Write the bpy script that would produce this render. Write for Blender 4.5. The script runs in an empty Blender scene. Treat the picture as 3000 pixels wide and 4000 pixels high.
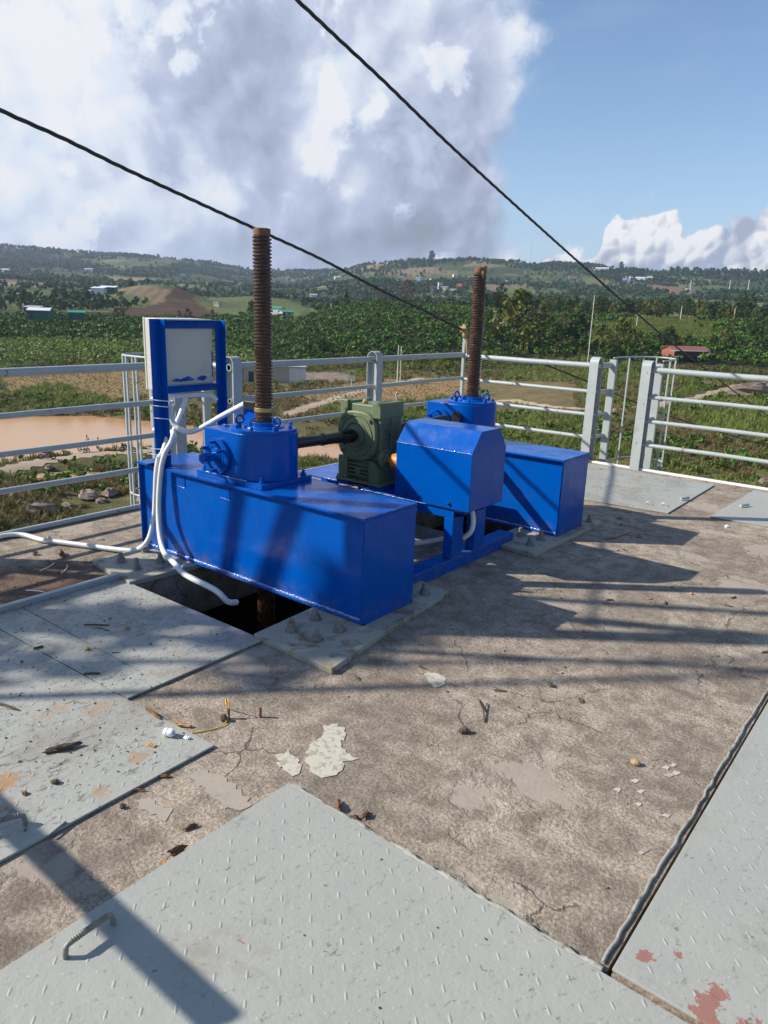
import bpy, math, random
import numpy as np
from mathutils import Vector, Matrix
random.seed(7); RNG = np.random.default_rng(11)
SC = bpy.context.scene
COL = SC.collection
R_ = math.radians

# ------------------------------------------------------------------ camera
YAW, PITCH, ROLL, FPX, EYE = R_(127.986), R_(15.463), R_(1.926), 2870.8, 1.6
def cam_axes():
    f = np.array([math.cos(PITCH)*math.cos(YAW), math.cos(PITCH)*math.sin(YAW), -math.sin(PITCH)])
    r = np.array([math.sin(YAW), -math.cos(YAW), 0.0]); u = np.cross(r, f)
    return math.cos(ROLL)*r+math.sin(ROLL)*u, -math.sin(ROLL)*r+math.cos(ROLL)*u, f
CR, CU, CF = cam_axes()
cam = bpy.data.cameras.new('camera'); camo = bpy.data.objects.new('camera', cam); COL.objects.link(camo)
cam.sensor_fit = 'HORIZONTAL'; cam.sensor_width = 36.0; cam.lens = FPX/3000*36
cam.clip_start = 0.05; cam.clip_end = 20000
m = Matrix.Identity(4)
for i in range(3):
    m[i][0], m[i][1], m[i][2] = CR[i], CU[i], -CF[i]
m[2][3] = EYE
camo.matrix_world = m
SC.camera = camo

# ------------------------------------------------------------------ light
SUN_EL, SUN_AZ = R_(33.2), R_(218.0)          # direction towards the sun (world azimuth from +X)
SUNV = Vector((math.cos(SUN_EL)*math.cos(SUN_AZ), math.cos(SUN_EL)*math.sin(SUN_AZ), math.sin(SUN_EL)))
sl = bpy.data.lights.new('sun', 'SUN'); sl.energy = 5.0; sl.angle = R_(0.55); sl.color = (1.0, 0.92, 0.80)
so = bpy.data.objects.new('sun', sl); COL.objects.link(so)
so.rotation_mode = 'QUATERNION'; so.rotation_quaternion = SUNV.to_track_quat('Z', 'Y')
SC.view_settings.view_transform = 'Standard'; SC.view_settings.look = 'None'
SC.view_settings.exposure = 0.55; SC.view_settings.gamma = 1.0; SC.view_settings.use_curve_mapping = False
SC.cycles.max_bounces = 6; SC.cycles.volume_bounces = 0; SC.cycles.transparent_max_bounces = 8
SC.cycles.volume_step_rate = 4; SC.cycles.volume_max_steps = 64

W = bpy.data.worlds.new('World'); SC.world = W; W.use_nodes = True
class NT:
    """small helper to write node graphs"""
    def __init__(s, nt): s.nt = nt; s.L = nt.links
    def n(s, t, **kw):
        nd = s.nt.nodes.new(t)
        for k, v in kw.items(): setattr(nd, k, v)
        return nd
    def put(s, sock, v):
        if hasattr(v, 'links') or hasattr(v, 'is_output'): s.L.new(v, sock)
        else: sock.default_value = v
    def m(s, op, a, b=0.0, c=None, clamp=False):
        nd = s.n('ShaderNodeMath', operation=op, use_clamp=clamp)
        s.put(nd.inputs[0], a); s.put(nd.inputs[1], b)
        if c is not None: s.put(nd.inputs[2], c)
        return nd.outputs[0]
    def vm(s, op, a, b=None, sc=None):
        nd = s.n('ShaderNodeVectorMath', operation=op)
        s.put(nd.inputs[0], a)
        if b is not None: s.put(nd.inputs[1], b)
        if sc is not None: s.put(nd.inputs['Scale'], sc)
        return nd.outputs['Value'] if op in ('DOT_PRODUCT', 'LENGTH', 'DISTANCE') else nd.outputs[0]
    def noise(s, vec, scale, detail=4, rough=0.55, dist=0.0, out='Fac'):
        nd = s.n('ShaderNodeTexNoise')
        if vec is not None: s.put(nd.inputs['Vector'], vec)
        nd.inputs['Scale'].default_value = scale; nd.inputs['Detail'].default_value = detail
        nd.inputs['Roughness'].default_value = rough; nd.inputs['Distortion'].default_value = dist
        return nd.outputs[out]
    def vor(s, vec, scale, feature='F1', detail=0, out='Distance', rnd=1.0):
        nd = s.n('ShaderNodeTexVoronoi', feature=feature)
        if vec is not None: s.put(nd.inputs['Vector'], vec)
        nd.inputs['Scale'].default_value = scale; nd.inputs['Detail'].default_value = detail
        nd.inputs['Randomness'].default_value = rnd
        return nd.outputs[out]
    def ss(s, v, a, b, lo=0.0, hi=1.0, kind='SMOOTHSTEP'):
        nd = s.n('ShaderNodeMapRange', interpolation_type=kind)
        s.put(nd.inputs[0], v)
        for i, q in enumerate((a, b, lo, hi)): s.put(nd.inputs[i+1], q)
        return nd.outputs[0]
    def mix(s, f, a, b, blend='MIX'):
        nd = s.n('ShaderNodeMix', data_type='RGBA', blend_type=blend)
        s.put(nd.inputs[0], f)
        for i, q in ((6, a), (7, b)):
            if isinstance(q, (tuple, list)) and len(q) == 3: q = (*q, 1)
            s.put(nd.inputs[i], q)
        return nd.outputs[2]

def build_world():
    g = NT(W.node_tree); W.node_tree.nodes.clear()
    out = g.n('ShaderNodeOutputWorld')
    sky = g.n('ShaderNodeTexSky', sky_type='NISHITA'); sky.sun_disc = False
    sky.sun_elevation = SUN_EL; sky.sun_rotation = math.atan2(SUNV.x, SUNV.y)
    sky.air_density = 1.0; sky.dust_density = 0.05; sky.ozone_density = 3.0
    bg = g.n('ShaderNodeBackground'); g.put(bg.inputs[0], sky.outputs[0]); bg.inputs[1].default_value = 0.105
    d = g.n('ShaderNodeTexCoord').outputs['Generated']
    fw = (math.cos(YAW), math.sin(YAW), 0.0); rt = (math.sin(YAW), -math.cos(YAW), 0.0)
    az = g.m('MULTIPLY', g.m('ARCTAN2', g.vm('DOT_PRODUCT', d, rt), g.vm('DOT_PRODUCT', d, fw)), 57.29578)
    sep = g.n('ShaderNodeSeparateXYZ'); g.put(sep.inputs[0], d)
    el = g.m('MULTIPLY', g.m('ARCSINE', sep.outputs[2]), 57.29578)
    # warped direction for fractal edges
    wob = g.vm('SCALE', g.vm('SUBTRACT', g.noise(d, 9.0, 3, 0.6, out='Color'), (0.5, 0.5, 0.5)), sc=0.045)
    p = g.vm('ADD', d, wob)
    big = g.noise(d, 3.2, 4, 0.58)
    mid = g.noise(p, 10.0, 6, 0.6)
    toward = tuple(SUNV*0.022)
    p2 = g.vm('ADD', p, toward)
    mid2 = g.noise(p2, 10.0, 5, 0.6)
    bil = g.vor(p, 15.0, 'F1', 1); bil2 = g.vor(p2, 15.0, 'F1', 1)
    relief = g.m('ADD', g.m('MULTIPLY', g.m('SUBTRACT', mid, mid2), 1.5), g.m('MULTIPLY', g.m('SUBTRACT', bil2, bil), 0.55))
    # edge of the great cloud bank left of the blue
    e1 = g.m('SUBTRACT', 10.0, az)
    e1 = g.m('ADD', e1, g.m('MULTIPLY', g.m('SUBTRACT', mid, 0.5), 9.0))
    e1 = g.m('ADD', e1, g.m('MULTIPLY', g.m('SUBTRACT', 0.45, bil), 2.2))
    m1 = g.ss(e1, -0.8, 1.9)
    # gap overhead / behind: broken cloud cover as a fractal
    cov = g.noise(d, 2.1, 4, 0.6)
    brk = g.ss(cov, 0.52, 0.66)
    far = g.m('MAXIMUM', g.ss(g.m('ABSOLUTE', az), 42.0, 75.0), g.ss(el, 27.0, 45.0))
    m1 = g.m('ADD', g.m('MULTIPLY', m1, g.m('SUBTRACT', 1.0, far)), g.m('MULTIPLY', brk, far))
    # low cumulus towers on the right
    fc = g.n('ShaderNodeFloatCurve'); cv = fc.mapping.curves[0]
    pts = [(0, .30), (10, .35), (12.2, .66), (13.0, .62), (14.2, .56), (15.0, .72), (16.0, .98), (18.2, 1.0), (19.6, .96), (20.6, .74), (21.6, .78), (22.6, .84), (23.6, .9), (25, 1.0), (28, 1.0), (34, .7), (40, .9)]
    cv.points[0].location = (0, .3); cv.points[-1].location = (1, .9)
    for a, v in pts[1:-1]: cv.points.new(a/40, v)
    fc.mapping.update(); g.put(fc.inputs[1], g.m('DIVIDE', g.m('ABSOLUTE', az), 40.0, clamp=True))
    vA = g.vor(p, 62, 'F1', 0); vB = g.vor(g.vm('ADD', p, tuple(SUNV*0.006)), 62, 'F1', 0)
    h = g.m('SUBTRACT', g.m('MULTIPLY', fc.outputs[0], 7.6), el)
    h = g.m('ADD', h, g.m('ADD', g.m('MULTIPLY', g.m('SUBTRACT', g.noise(d, 26, 4, .6), 0.5), 2.6), g.m('ADD', g.m('MULTIPLY', g.m('SUBTRACT', 0.42, g.vor(p, 30, 'F1', 0)), 2.4), g.m('MULTIPLY', g.m('SUBTRACT', 0.42, vA), .9))))
    m2 = g.ss(h, -0.12, 0.28)
    m2 = g.m('MULTIPLY', m2, g.ss(az, 7.0, 11.0))
    # side puff hanging right of the bank
    def blob(a0, e0, ra, re):
        dx = g.m('DIVIDE', g.m('SUBTRACT', az, a0), ra); dy = g.m('DIVIDE', g.m('SUBTRACT', el, e0), re)
        q = g.m('ADD', g.m('MULTIPLY', dx, dx), g.m('MULTIPLY', dy, dy))
        return g.m('EXPONENT', g.m('MULTIPLY', q, -1.0))
    puff = g.ss(g.m('ADD', g.m('MULTIPLY', blob(11.4, 9.3, 3.4, 2.4), .7), g.m('ADD', g.m('MULTIPLY', g.m('SUBTRACT', mid, .5), 3.2), g.m('MULTIPLY', g.m('SUBTRACT', .42, bil), 1.0))), .52, .80)
    puff = g.m('MULTIPLY', puff, 0.75)
    wisp = g.m('MULTIPLY', g.ss(g.noise(g.vm('MULTIPLY', d, (1, 1, 3.5)), 7, 4, .62), .46, .78), .22)
    wisp = g.m('ADD', wisp, g.m('MULTIPLY', g.ss(el, 12.0, 1.0), .42))
    # brightness
    B = g.m('ADD', 0.80, g.m('MULTIPLY', g.m('SUBTRACT', big, 0.5), 0.55))
    B = g.m('ADD', B, g.m('MULTIPLY', relief, 0.45))
    sharp = g.noise(p, 24.0, 5, 0.6)
    pm = g.ss(g.m('ADD', g.m('ADD', mid, g.m('MULTIPLY', g.m('SUBTRACT', .42, bil), .22)), g.m('MULTIPLY', g.m('SUBTRACT', sharp, .5), .12)), .50, .575)
    pm2 = g.ss(g.m('ADD', big, g.m('MULTIPLY', g.m('SUBTRACT', sharp, .5), .25)), .50, .56)
    B = g.m('ADD', B, g.m('ADD', g.m('MULTIPLY', g.m('SUBTRACT', pm, .5), .20), g.m('MULTIPLY', g.m('SUBTRACT', pm2, .5), .12)))
    B = g.m('ADD', B, g.m('MULTIPLY', g.m('SUBTRACT', sharp, .5), .16))
    for a0, e0, ra, re, amp in ((-27, 18, 9, 6, .26), (-20, 13, 3.5, 2.5, .16), (-14.3, 9.6, 1.6, 1.5, .22), (-12.3, 7.4, 1.3, 1.0, .22),
                                (-4.8, 13, 2.0, 3.2, .25), (-5.2, 10.4, 1.8, 1.6, .2), (-2.7, 8, 1.7, 1.5, .24), (-27, 7.4, 3.5, 1.2, .18),
                                (3.5, 12, 5.5, 6, -.16), (-11, 3.6, 14, 1.8, -.20), (3, 5.5, 6, 2.2, -.24), (-9.5, 16, 3.5, 3.5, -.10), (-16.5, 11.5, 2.5, 3, -.10), (-9, 10, 2.2, 2.5, -.08), (5, 17, 4, 3, -.08)):
        B = g.m('ADD', B, g.m('MULTIPLY', blob(a0, e0, ra, re), amp))
    B = g.m('SUBTRACT', B, g.m('MULTIPLY', far, .22))
    cr = g.n('ShaderNodeValToRGB'); g.put(cr.inputs[0], B)
    el0 = cr.color_ramp.elements; el0[0].position = 0.25; el0[0].color = (.30, .34, .42, 1)
    el0[1].position = 1.0; el0[1].color = (.96, .97, 1.0, 1)
    for pos, c in ((.48, (.42, .48, .64)), (.66, (.56, .63, .82)), (.84, (.80, .88, 1.0))):
        e = el0.new(pos); e.color = (*c, 1)
    # cumulus: white tops, grey feet
    B2 = g.m('ADD', g.m('ADD', g.m('ADD', .90, g.m('MULTIPLY', g.m('SUBTRACT', vB, vA), 1.1)), g.m('MULTIPLY', relief, 1.6)), g.m('MULTIPLY', g.ss(h, 1.2, 4.5), -.40))
    cr2 = g.n('ShaderNodeValToRGB'); g.put(cr2.inputs[0], B2); e2 = cr2.color_ramp.elements
    e2[0].position = .3; e2[0].color = (.40, .45, .58, 1); e2[1].position = 1; e2[1].color = (.95, .95, .95, 1)
    e = e2.new(.6); e.color = (.56, .60, .70, 1)
    b1 = g.n('ShaderNodeBackground'); g.put(b1.inputs[0], cr.outputs[0]); b1.inputs[1].default_value = 0.63
    b2 = g.n('ShaderNodeBackground'); g.put(b2.inputs[0], cr2.outputs[0]); b2.inputs[1].default_value = 0.72
    b3 = g.n('ShaderNodeBackground'); b3.inputs[0].default_value = (.44, .58, .86, 1); b3.inputs[1].default_value = 0.62
    def mx(f, a, b):
        q = g.n('ShaderNodeMixShader'); g.put(q.inputs[0], f); g.L.new(a, q.inputs[1]); g.L.new(b, q.inputs[2]); return q.outputs[0]
    s = mx(wisp, bg.outputs[0], b3.outputs[0])
    b4 = g.n('ShaderNodeBackground'); b4.inputs[0].default_value = (.74, .80, .92, 1); b4.inputs[1].default_value = 0.62
    s = mx(puff, s, b4.outputs[0])
    s = mx(m1, s, b1.outputs[0])
    s = mx(m2, s, b2.outputs[0])
    g.L.new(s, out.inputs[0])
    W.cycles.sampling_method = 'MANUAL'; W.cycles.sample_map_resolution = 256
build_world()

# ------------------------------------------------------------------ materials
def lin(c):
    return tuple((v/255/12.92 if v/255 <= .04045 else ((v/255+.055)/1.055)**2.4) for v in c)
def newmat(name):
    mt = bpy.data.materials.new(name); mt.use_nodes = True; mt.node_tree.nodes.clear()
    g = NT(mt.node_tree); o = g.n('ShaderNodeOutputMaterial'); b = g.n('ShaderNodeBsdfPrincipled'); g.L.new(b.outputs[0], o.inputs[0])
    return mt, g, b
def coords(g, kind='Object'):
    # world position so that neighbouring pieces never repeat
    return g.n('ShaderNodeNewGeometry').outputs['Position']
def bump(g, b, h, strength=.3, dist=.01):
    nd = g.n('ShaderNodeBump'); nd.inputs['Strength'].default_value = strength; nd.inputs['Distance'].default_value = dist
    g.put(nd.inputs['Height'], h); g.L.new(nd.outputs[0], b.inputs['Normal'])
def simple(name, col, rough=.6, metal=0.0, var=.15, vs=8, bs=60, bst=.15, bd=.003, spec=.5, coat=0.0, grime=None, gs=5, gt=(.55, .75)):
    mt, g, b = newmat(name); P = coords(g)
    n = g.noise(P, vs, 6, .6)
    c = g.mix(n, tuple(v*(1-var) for v in col), tuple(min(1, v*(1+var)) for v in col))
    rr = rough
    if grime:
        gm = g.ss(g.noise(P, gs, 8, .68, .4), gt[0], gt[1])
        c = g.mix(gm, c, grime)
        rr = g.m('ADD', rough, g.m('MULTIPLY', gm, .2))
    g.put(b.inputs['Base Color'], c); g.put(b.inputs['Roughness'], rr); b.inputs['Metallic'].default_value = metal
    b.inputs['Specular IOR Level'].default_value = spec; b.inputs['Coat Weight'].default_value = coat; b.inputs['Coat Roughness'].default_value = .08
    if bst: bump(g, b, g.noise(P, bs, 4, .6), bst, bd)
    return mt
M = {}
RED = ((-.385, 1.645, .035), (-.31, 1.70, .028), (-.215, 1.585, .065), (-.20, 1.66, .035), (-.10, 1.60, .07))
def blue_paint():
    mt, g, b = newmat('glossy blue enamel'); P = coords(g)
    n1 = g.noise(P, 3.0, 5, .6); n2 = g.noise(g.vm('MULTIPLY', P, (1, 1, .25)), 22, 5, .6)
    c = g.mix(g.m('MULTIPLY', g.m('ADD', n1, n2), .5), (.000, .060, .33), (.000, .096, .44))
    sc = g.ss(g.noise(g.vm('MULTIPLY', P, (1, 1, .35)), 38, 6, .7, 1.0), .66, .74)
    c = g.mix(g.m('MULTIPLY', sc, .5), c, (.01, .16, .62))
    dust = g.ss(g.noise(P, 7, 8, .7), .55, .85)
    up = g.n('ShaderNodeSeparateXYZ'); g.put(up.inputs[0], g.n('ShaderNodeNewGeometry').outputs['Normal'])
    dust = g.m('MULTIPLY', dust, g.m('MULTIPLY', g.ss(up.outputs[2], .5, .9), .35))
    c = g.mix(dust, c, (.22, .24, .30))
    pz = g.n('ShaderNodeSeparateXYZ'); g.put(pz.inputs[0], P)
    low = g.m('MULTIPLY', g.ss(pz.outputs[2], .16, .03), g.ss(g.noise(P, 16, 7, .7), .42, .66))
    c = g.mix(g.m('MULTIPLY', low, .55), c, (.13, .105, .08))
    chip_ = g.ss(g.noise(P, 17, 3, .5), .735, .745)
    c = g.mix(g.m('MULTIPLY', chip_, .75), c, (.07, .045, .04))
    g.put(b.inputs['Base Color'], c)
    g.put(b.inputs['Roughness'], g.ss(g.noise(P, 9, 5), .3, .8, .16, .34))
    b.inputs['Specular IOR Level'].default_value = .20; b.inputs['Coat Weight'].default_value = .06; b.inputs['Coat Roughness'].default_value = .05
    h = g.m('ADD', g.m('MULTIPLY', g.noise(g.vm('MULTIPLY', P, (1.0, 1.0, .5)), 7, 3), 1.2), g.m('MULTIPLY', g.noise(P, 90, 4, .6), .12))
    bump(g, b, h, .35, .01)
    return mt
def grey_plate():
    mt, g, b = newmat('pale grey painted chequer plate'); P = coords(g)
    n = g.noise(P, 2.2, 7, .62); c = g.mix(n, (.30, .315, .29), (.38, .385, .345))
    # wear streaks, brown dirt, rust stains, red primer
    st = g.ss(g.noise(g.vm('MULTIPLY', P, (1.0, .6, 1)), 30, 8, .72, .6), .57, .72)
    c = g.mix(g.m('MULTIPLY', st, .6), c, (.15, .14, .125))
    px_ = g.n('ShaderNodeSeparateXYZ'); g.put(px_.inputs[0], P); left = g.ss(px_.outputs[0], -1.75, -2.2)
    drt = g.ss(g.m('ADD', g.noise(P, 3.6, 8, .7, .3), g.m('MULTIPLY', left, .10)), .54, .72)
    c = g.mix(g.m('MULTIPLY', drt, .42), c, (.22, .18, .14))
    sm = g.ss(g.m('ADD', g.noise(g.vm('MULTIPLY', P, (1.0, .45, 1)), 46, 5, .7, 1.0), g.m('MULTIPLY', left, .075)), .62, .69)
    c = g.mix(g.m('MULTIPLY', sm, .7), c, (.11, .095, .085))
    tex = g.n('ShaderNodeTexCoord').outputs['Object']
    def spot(x, y, r, s, lo, hi, col, c, amt, ns=14):
        d = g.vm('DISTANCE', P, (x, y, .01))
        q = g.m('ADD', g.m('SUBTRACT', 1.0, g.m('DIVIDE', d, r)), g.m('MULTIPLY', g.m('SUBTRACT', g.noise(P, ns, 7, .65), .5), s))
        return g.mix(g.m('MULTIPLY', g.ss(q, lo, hi), amt), c, col)
    for x, y, r, amt in ((-2.30, .92, .24, .9), (-2.18, .80, .2, .9), (-2.50, 1.38, .2, .5), (-2.62, 1.24, .2, .5), (-2.10, 1.30, .16, .6), (-2.02, 1.10, .12, .5), (-2.7, .9, .2, .7), (-2.25, 1.12, .1, .5)):
        c = spot(x, y, r*.7, 2.3, .5, .95, (.36, .20, .085), c, amt)
    for x, y, r in RED:
        c = spot(x, y, r, 2.4, .38, .42, (.29, .115, .085), c, .85, 30)
    fl = g.ss(g.noise(g.vm('MULTIPLY', P, (1.0, 2.2, 1)), 24, 4, .5, 1.2), .735, .75)
    c = g.mix(g.m('MULTIPLY', fl, .8), c, (.30, .09, .07))
    pin = g.ss(g.vor(P, 28, 'F1'), .045, .03)
    pin = g.m('MULTIPLY', pin, g.ss(g.noise(P, 13, 2), .54, .6))
    c = g.mix(g.m('MULTIPLY', pin, .85), c, (.05, .045, .05))
    g.put(b.inputs['Base Color'], c)
    g.put(b.inputs['Roughness'], g.ss(g.noise(P, 14, 5), .3, .75, .38, .62)); b.inputs['Specular IOR Level'].default_value = .45
    bump(g, b, g.m('ADD', g.noise(P, 55, 6, .65), g.m('MULTIPLY', g.noise(P, 4, 3), 2.2)), .28, .006)
    return mt
def concrete():
    mt, g, b = newmat('weathered platform concrete'); P = coords(g)
    w = g.vm('ADD', P, g.vm('SCALE', g.vm('SUBTRACT', g.noise(P, 6, 5, out='Color'), (.5, .5, .5)), sc=.12))
    big = g.noise(P, 1.3, 7, .62); med = g.noise(w, 9, 8, .72); fine = g.noise(P, 85, 7, .75); grit = g.vor(w, 60, 'F1', 2)
    c = g.mix(g.ss(med, .32, .68), (.205, .170, .134), (.51, .435, .345))
    spk = g.ss(fine, .40, .56)
    c = g.mix(g.m('MULTIPLY', g.m('SUBTRACT', 1.0, spk), .62), c, (.13, .10, .072))
    c = g.mix(g.m('MULTIPLY', g.ss(fine, .56, .66), .55), c, (.56, .49, .41))
    c = g.mix(g.m('MULTIPLY', g.ss(big, .36, .60, 1.0, 0.0), .48), c, (.115, .094, .076))
    # smooth cement skims
    sk = g.m('ADD', g.noise(w, 1.7, 6, .55, .2), g.m('MULTIPLY', g.noise(P, 22, 5, .7), .10))
    skm = g.ss(sk, .61, .67)
    skc = g.mix(g.noise(P, 12, 7, .65), (.29, .25, .205), (.39, .34, .28))
    c = g.mix(g.m('MULTIPLY', skm, .82), c, skc)
    # streaky pale scuffs
    s2 = g.ss(g.noise(g.vm('MULTIPLY', w, (1, .35, 1)), 20, 7, .7, .8), .66, .72)
    c = g.mix(g.m('MULTIPLY', s2, .5), c, (.60, .54, .46))
    # cracks
    ck = g.vor(g.vm('ADD', P, g.vm('SCALE', g.noise(P, 8, 5, out='Color'), sc=.16)), 1.4, 'DISTANCE_TO_EDGE')
    ckm = g.m('MULTIPLY', g.ss(ck, .0075, .0025), g.ss(g.noise(P, 2.3, 2), .50, .56))
    c = g.mix(g.m('MULTIPLY', ckm, .55), c, (.04, .033, .028))
    # leaf-mould stain beside the left plate
    dd = g.vm('DISTANCE', P, (-3.95, 1.95, 0)); lm = g.ss(g.m('ADD', g.m('DIVIDE', dd, .75), g.m('MULTIPLY', med, .9)), 1.25, .75)
    c = g.mix(g.m('MULTIPLY', lm, .72), c, (.09, .045, .027))
    # faint mint paint drips
    mp = g.ss(g.noise(g.vm('MULTIPLY', P, (1, .5, 1)), 11, 6, .7, .5), .745, .76)
    c = g.mix(g.m('MULTIPLY', mp, .7), c, (.46, .50, .47))
    g.put(b.inputs['Base Color'], c); b.inputs['Roughness'].default_value = .88; b.inputs['Specular IOR Level'].default_value = .3
    hh = g.m('ADD', g.m('MULTIPLY', fine, .6), g.m('ADD', g.m('MULTIPLY', med, 1.0), g.m('MULTIPLY', grit, .3)))
    hh = g.m('SUBTRACT', g.m('MULTIPLY', hh, g.ss(skm, 0, 1, 1.0, .35)), g.m('MULTIPLY', ckm, .6))
    bump(g, b, hh, .75, .008)
    return mt
def rusty():
    mt, g, b = newmat('oiled rusty steel thread'); P = coords(g)
    c = g.mix(g.ss(g.noise(P, 26, 7, .7), .35, .7), (.030, .013, .009), (.115, .048, .024))
    c = g.mix(g.ss(g.noise(P, 9, 5), .6, .75), c, (.19, .08, .03))
    g.put(b.inputs['Base Color'], c); g.put(b.inputs['Roughness'], g.ss(g.noise(P, 40, 4), .35, .7, .22, .6)); b.inputs['Specular IOR Level'].default_value = .6
    bump(g, b, g.noise(P, 160, 5, .6), .5, .003); return mt
def leafy(name, dark, light, warm=None, rough=.55, trans=.12, wsc=.02):
    mt, g, b = newmat(name); ge = g.n('ShaderNodeNewGeometry')
    r = ge.outputs['Random Per Island']; P = ge.outputs['Position']
    c = g.mix(r, dark, light)
    big = g.noise(P, wsc, 4, .6)
    c = g.mix(g.ss(big, .35, .65), c, g.mix(.5, c, light))
    if warm: c = g.mix(g.m('MULTIPLY', g.ss(g.noise(P, wsc*3.3, 3), .56, .68), .6), c, warm)
    g.put(b.inputs['Base Color'], c); b.inputs['Roughness'].default_value = rough; b.inputs['Specular IOR Level'].default_value = .18
    if trans:
        tr = g.n('ShaderNodeBsdfTranslucent'); g.put(tr.inputs[0], g.mix(.5, c, light)); ms = g.n('ShaderNodeMixShader'); ms.inputs[0].default_value = trans
        o = [x for x in mt.node_tree.nodes if x.type == 'OUTPUT_MATERIAL'][0]
        g.L.new(b.outputs[0], ms.inputs[1]); g.L.new(tr.outputs[0], ms.inputs[2]); g.L.new(ms.outputs[0], o.inputs[0])
    return mt
def terrain_mat():
    mt, g, b = newmat('valley ground cover'); P = coords(g)
    at = g.n('ShaderNodeAttribute', attribute_name='cover')
    c = at.outputs['Color']
    n1 = g.noise(P, .35, 7, .7); n2 = g.noise(P, .045, 6, .65); n3 = g.noise(P, 2.6, 5, .7)
    c = g.mix(g.ss(n1, .3, .7, .0, 1.0), g.mix(.45, c, (.012, .016, .008)), c)
    c = g.mix(g.m('MULTIPLY', g.ss(n2, .5, .72), .35), c, (.16, .16, .06))
    c = g.mix(g.m('MULTIPLY', g.ss(n3, .5, .7), .25), c, (.20, .17, .10))
    g.put(b.inputs['Base Color'], c); b.inputs['Roughness'].default_value = .95; b.inputs['Specular IOR Level'].default_value = .1
    bump(g, b, g.m('ADD', n1, g.m('MULTIPLY', n3, .3)), .8, .6); return mt
def water_mat():
    mt, g, b = newmat('muddy brown water'); P = coords(g)
    c = g.mix(g.noise(g.vm('MULTIPLY', P, (1, .4, 1)), .06, 5), (.40, .225, .10), (.50, .29, .14))
    g.put(b.inputs['Base Color'], c); b.inputs['Roughness'].default_value = .22; b.inputs['Specular IOR Level'].default_value = .2
    bump(g, b, g.noise(P, 2.2, 4), .12, .05); return mt
def soil(name, a, bb, sc=1.2):
    mt, g, b = newmat(name); P = coords(g)
    c = g.mix(g.noise(P, sc, 7, .7), a, bb); c = g.mix(g.m('MULTIPLY', g.ss(g.noise(P, .12, 4), .45, .7), .4), c, tuple(v*.6 for v in a))
    g.put(b.inputs['Base Color'], c); b.inputs['Roughness'].default_value = .95; b.inputs['Specular IOR Level'].default_value = .1
    bump(g, b, g.noise(P, sc*2, 5, .7), .7, .15); return mt
def bark_mat(): return simple('tree bark', (.10, .075, .05), .9, vs=3, bst=.5, bs=8, bd=.05, spec=.2)
M['blue'] = blue_paint(); M['plate'] = grey_plate(); M['concrete'] = concrete(); M['rust'] = rusty()
M['rail'] = simple('pale blue grey rail paint', (.36, .40, .40), .42, vs=5, bs=40, bst=.3, bd=.002, grime=(.19, .15, .12), gs=16, gt=(.60, .68))
M['green'] = simple('cast iron green paint', (.125, .165, .085), .5, vs=12, bs=45, bst=.5, bd=.004, grime=(.06, .045, .03), gs=7, gt=(.6, .75))
M['black'] = simple('black greasy steel', (.012, .012, .014), .38, vs=20, bst=.3, bs=50)
M['orange'] = simple('orange coupling paint', (.62, .19, .03), .45, bst=.1)
M['yellow'] = simple('yellow breather cap', (.75, .42, .02), .4, bst=0)
M['cream'] = simple('cream cabinet enamel', (.56, .55, .47), .4, var=.05, bst=.12, bs=120, bd=.001, grime=(.30, .28, .22), gs=4, gt=(.64, .85))
M['pvc'] = simple('white plastic conduit', (.74, .75, .74), .35, var=.04, bst=0, grime=(.46, .43, .38), gs=6, gt=(.6, .85))
M['tie'] = simple('white nylon tie', (.78, .78, .82), .4, var=.02, bst=0)
M['bolt'] = simple('dull galvanised steel', (.25, .245, .215), .6, .3, var=.3, vs=40, bst=.4, bs=90, grime=(.20, .11, .05), gs=22, gt=(.5, .72))
M['base'] = simple('weathered grey base plate', (.34, .33, .27), .7, var=.2, vs=9, bst=.35, bs=60, bd=.004, grime=(.17, .12, .08), gs=8, gt=(.50, .68))
M['brass'] = simple('brass clamp', (.42, .33, .14), .42, .7, bst=.1)
M['cable'] = simple('black cable sheath', (.014, .014, .016), .45, bst=.1)
M['cloth'] = simple('tan rag', (.33, .22, .12), .9, var=.3, vs=30, bst=.5, bs=40)
M['capr'] = simple('orange rusted end', (.17, .085, .04), .75, var=.35, vs=40, bst=.4)
M['weld'] = simple('glossy weld bead paint', (.16, .26, .55), .16, var=.3, vs=120, bst=.6, bs=150, bd=.004, spec=1.0)
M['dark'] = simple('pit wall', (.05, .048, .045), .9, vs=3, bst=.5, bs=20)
M['bark'] = simple('dry bark', (.15, .075, .035), .9, var=.4, vs=60, bst=.8, bs=70, bd=.004)
M['barkg'] = simple('grey rotten wood', (.09, .07, .05), .95, var=.5, vs=90, bst=.9, bs=120, bd=.004)
M['leafd'] = simple('dry tan leaf', (.42, .25, .11), .8, var=.3, vs=60, bst=.4)
M['nut'] = simple('ribbed nut shell', (.36, .25, .13), .7, var=.2, vs=60, bst=.4)
M['splash'] = simple('cream paint splash', (.50, .48, .39), .6, var=.1, vs=40, bst=.3, grime=(.34, .30, .25), gs=34, gt=(.50, .58))
M['skim'] = simple('cement skim', (.34, .30, .25), .85, var=.12, vs=25, bst=.3, grime=(.22, .19, .16), gs=16, gt=(.55, .7))
M['grout'] = simple('rim mortar', (.30, .30, .27), .85, var=.3, vs=30, bst=.6, bs=60, bd=.006, grime=(.14, .11, .09), gs=20, gt=(.5, .65))
M['trunk'] = bark_mat()
M['coffee'] = leafy('coffee leaves', (.008, .026, .006), (.100, .205, .026), (.16, .14, .03))
M['coffee2'] = leafy('pale crop leaves', (.05, .10, .02), (.24, .33, .06), (.27, .25, .08))
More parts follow.
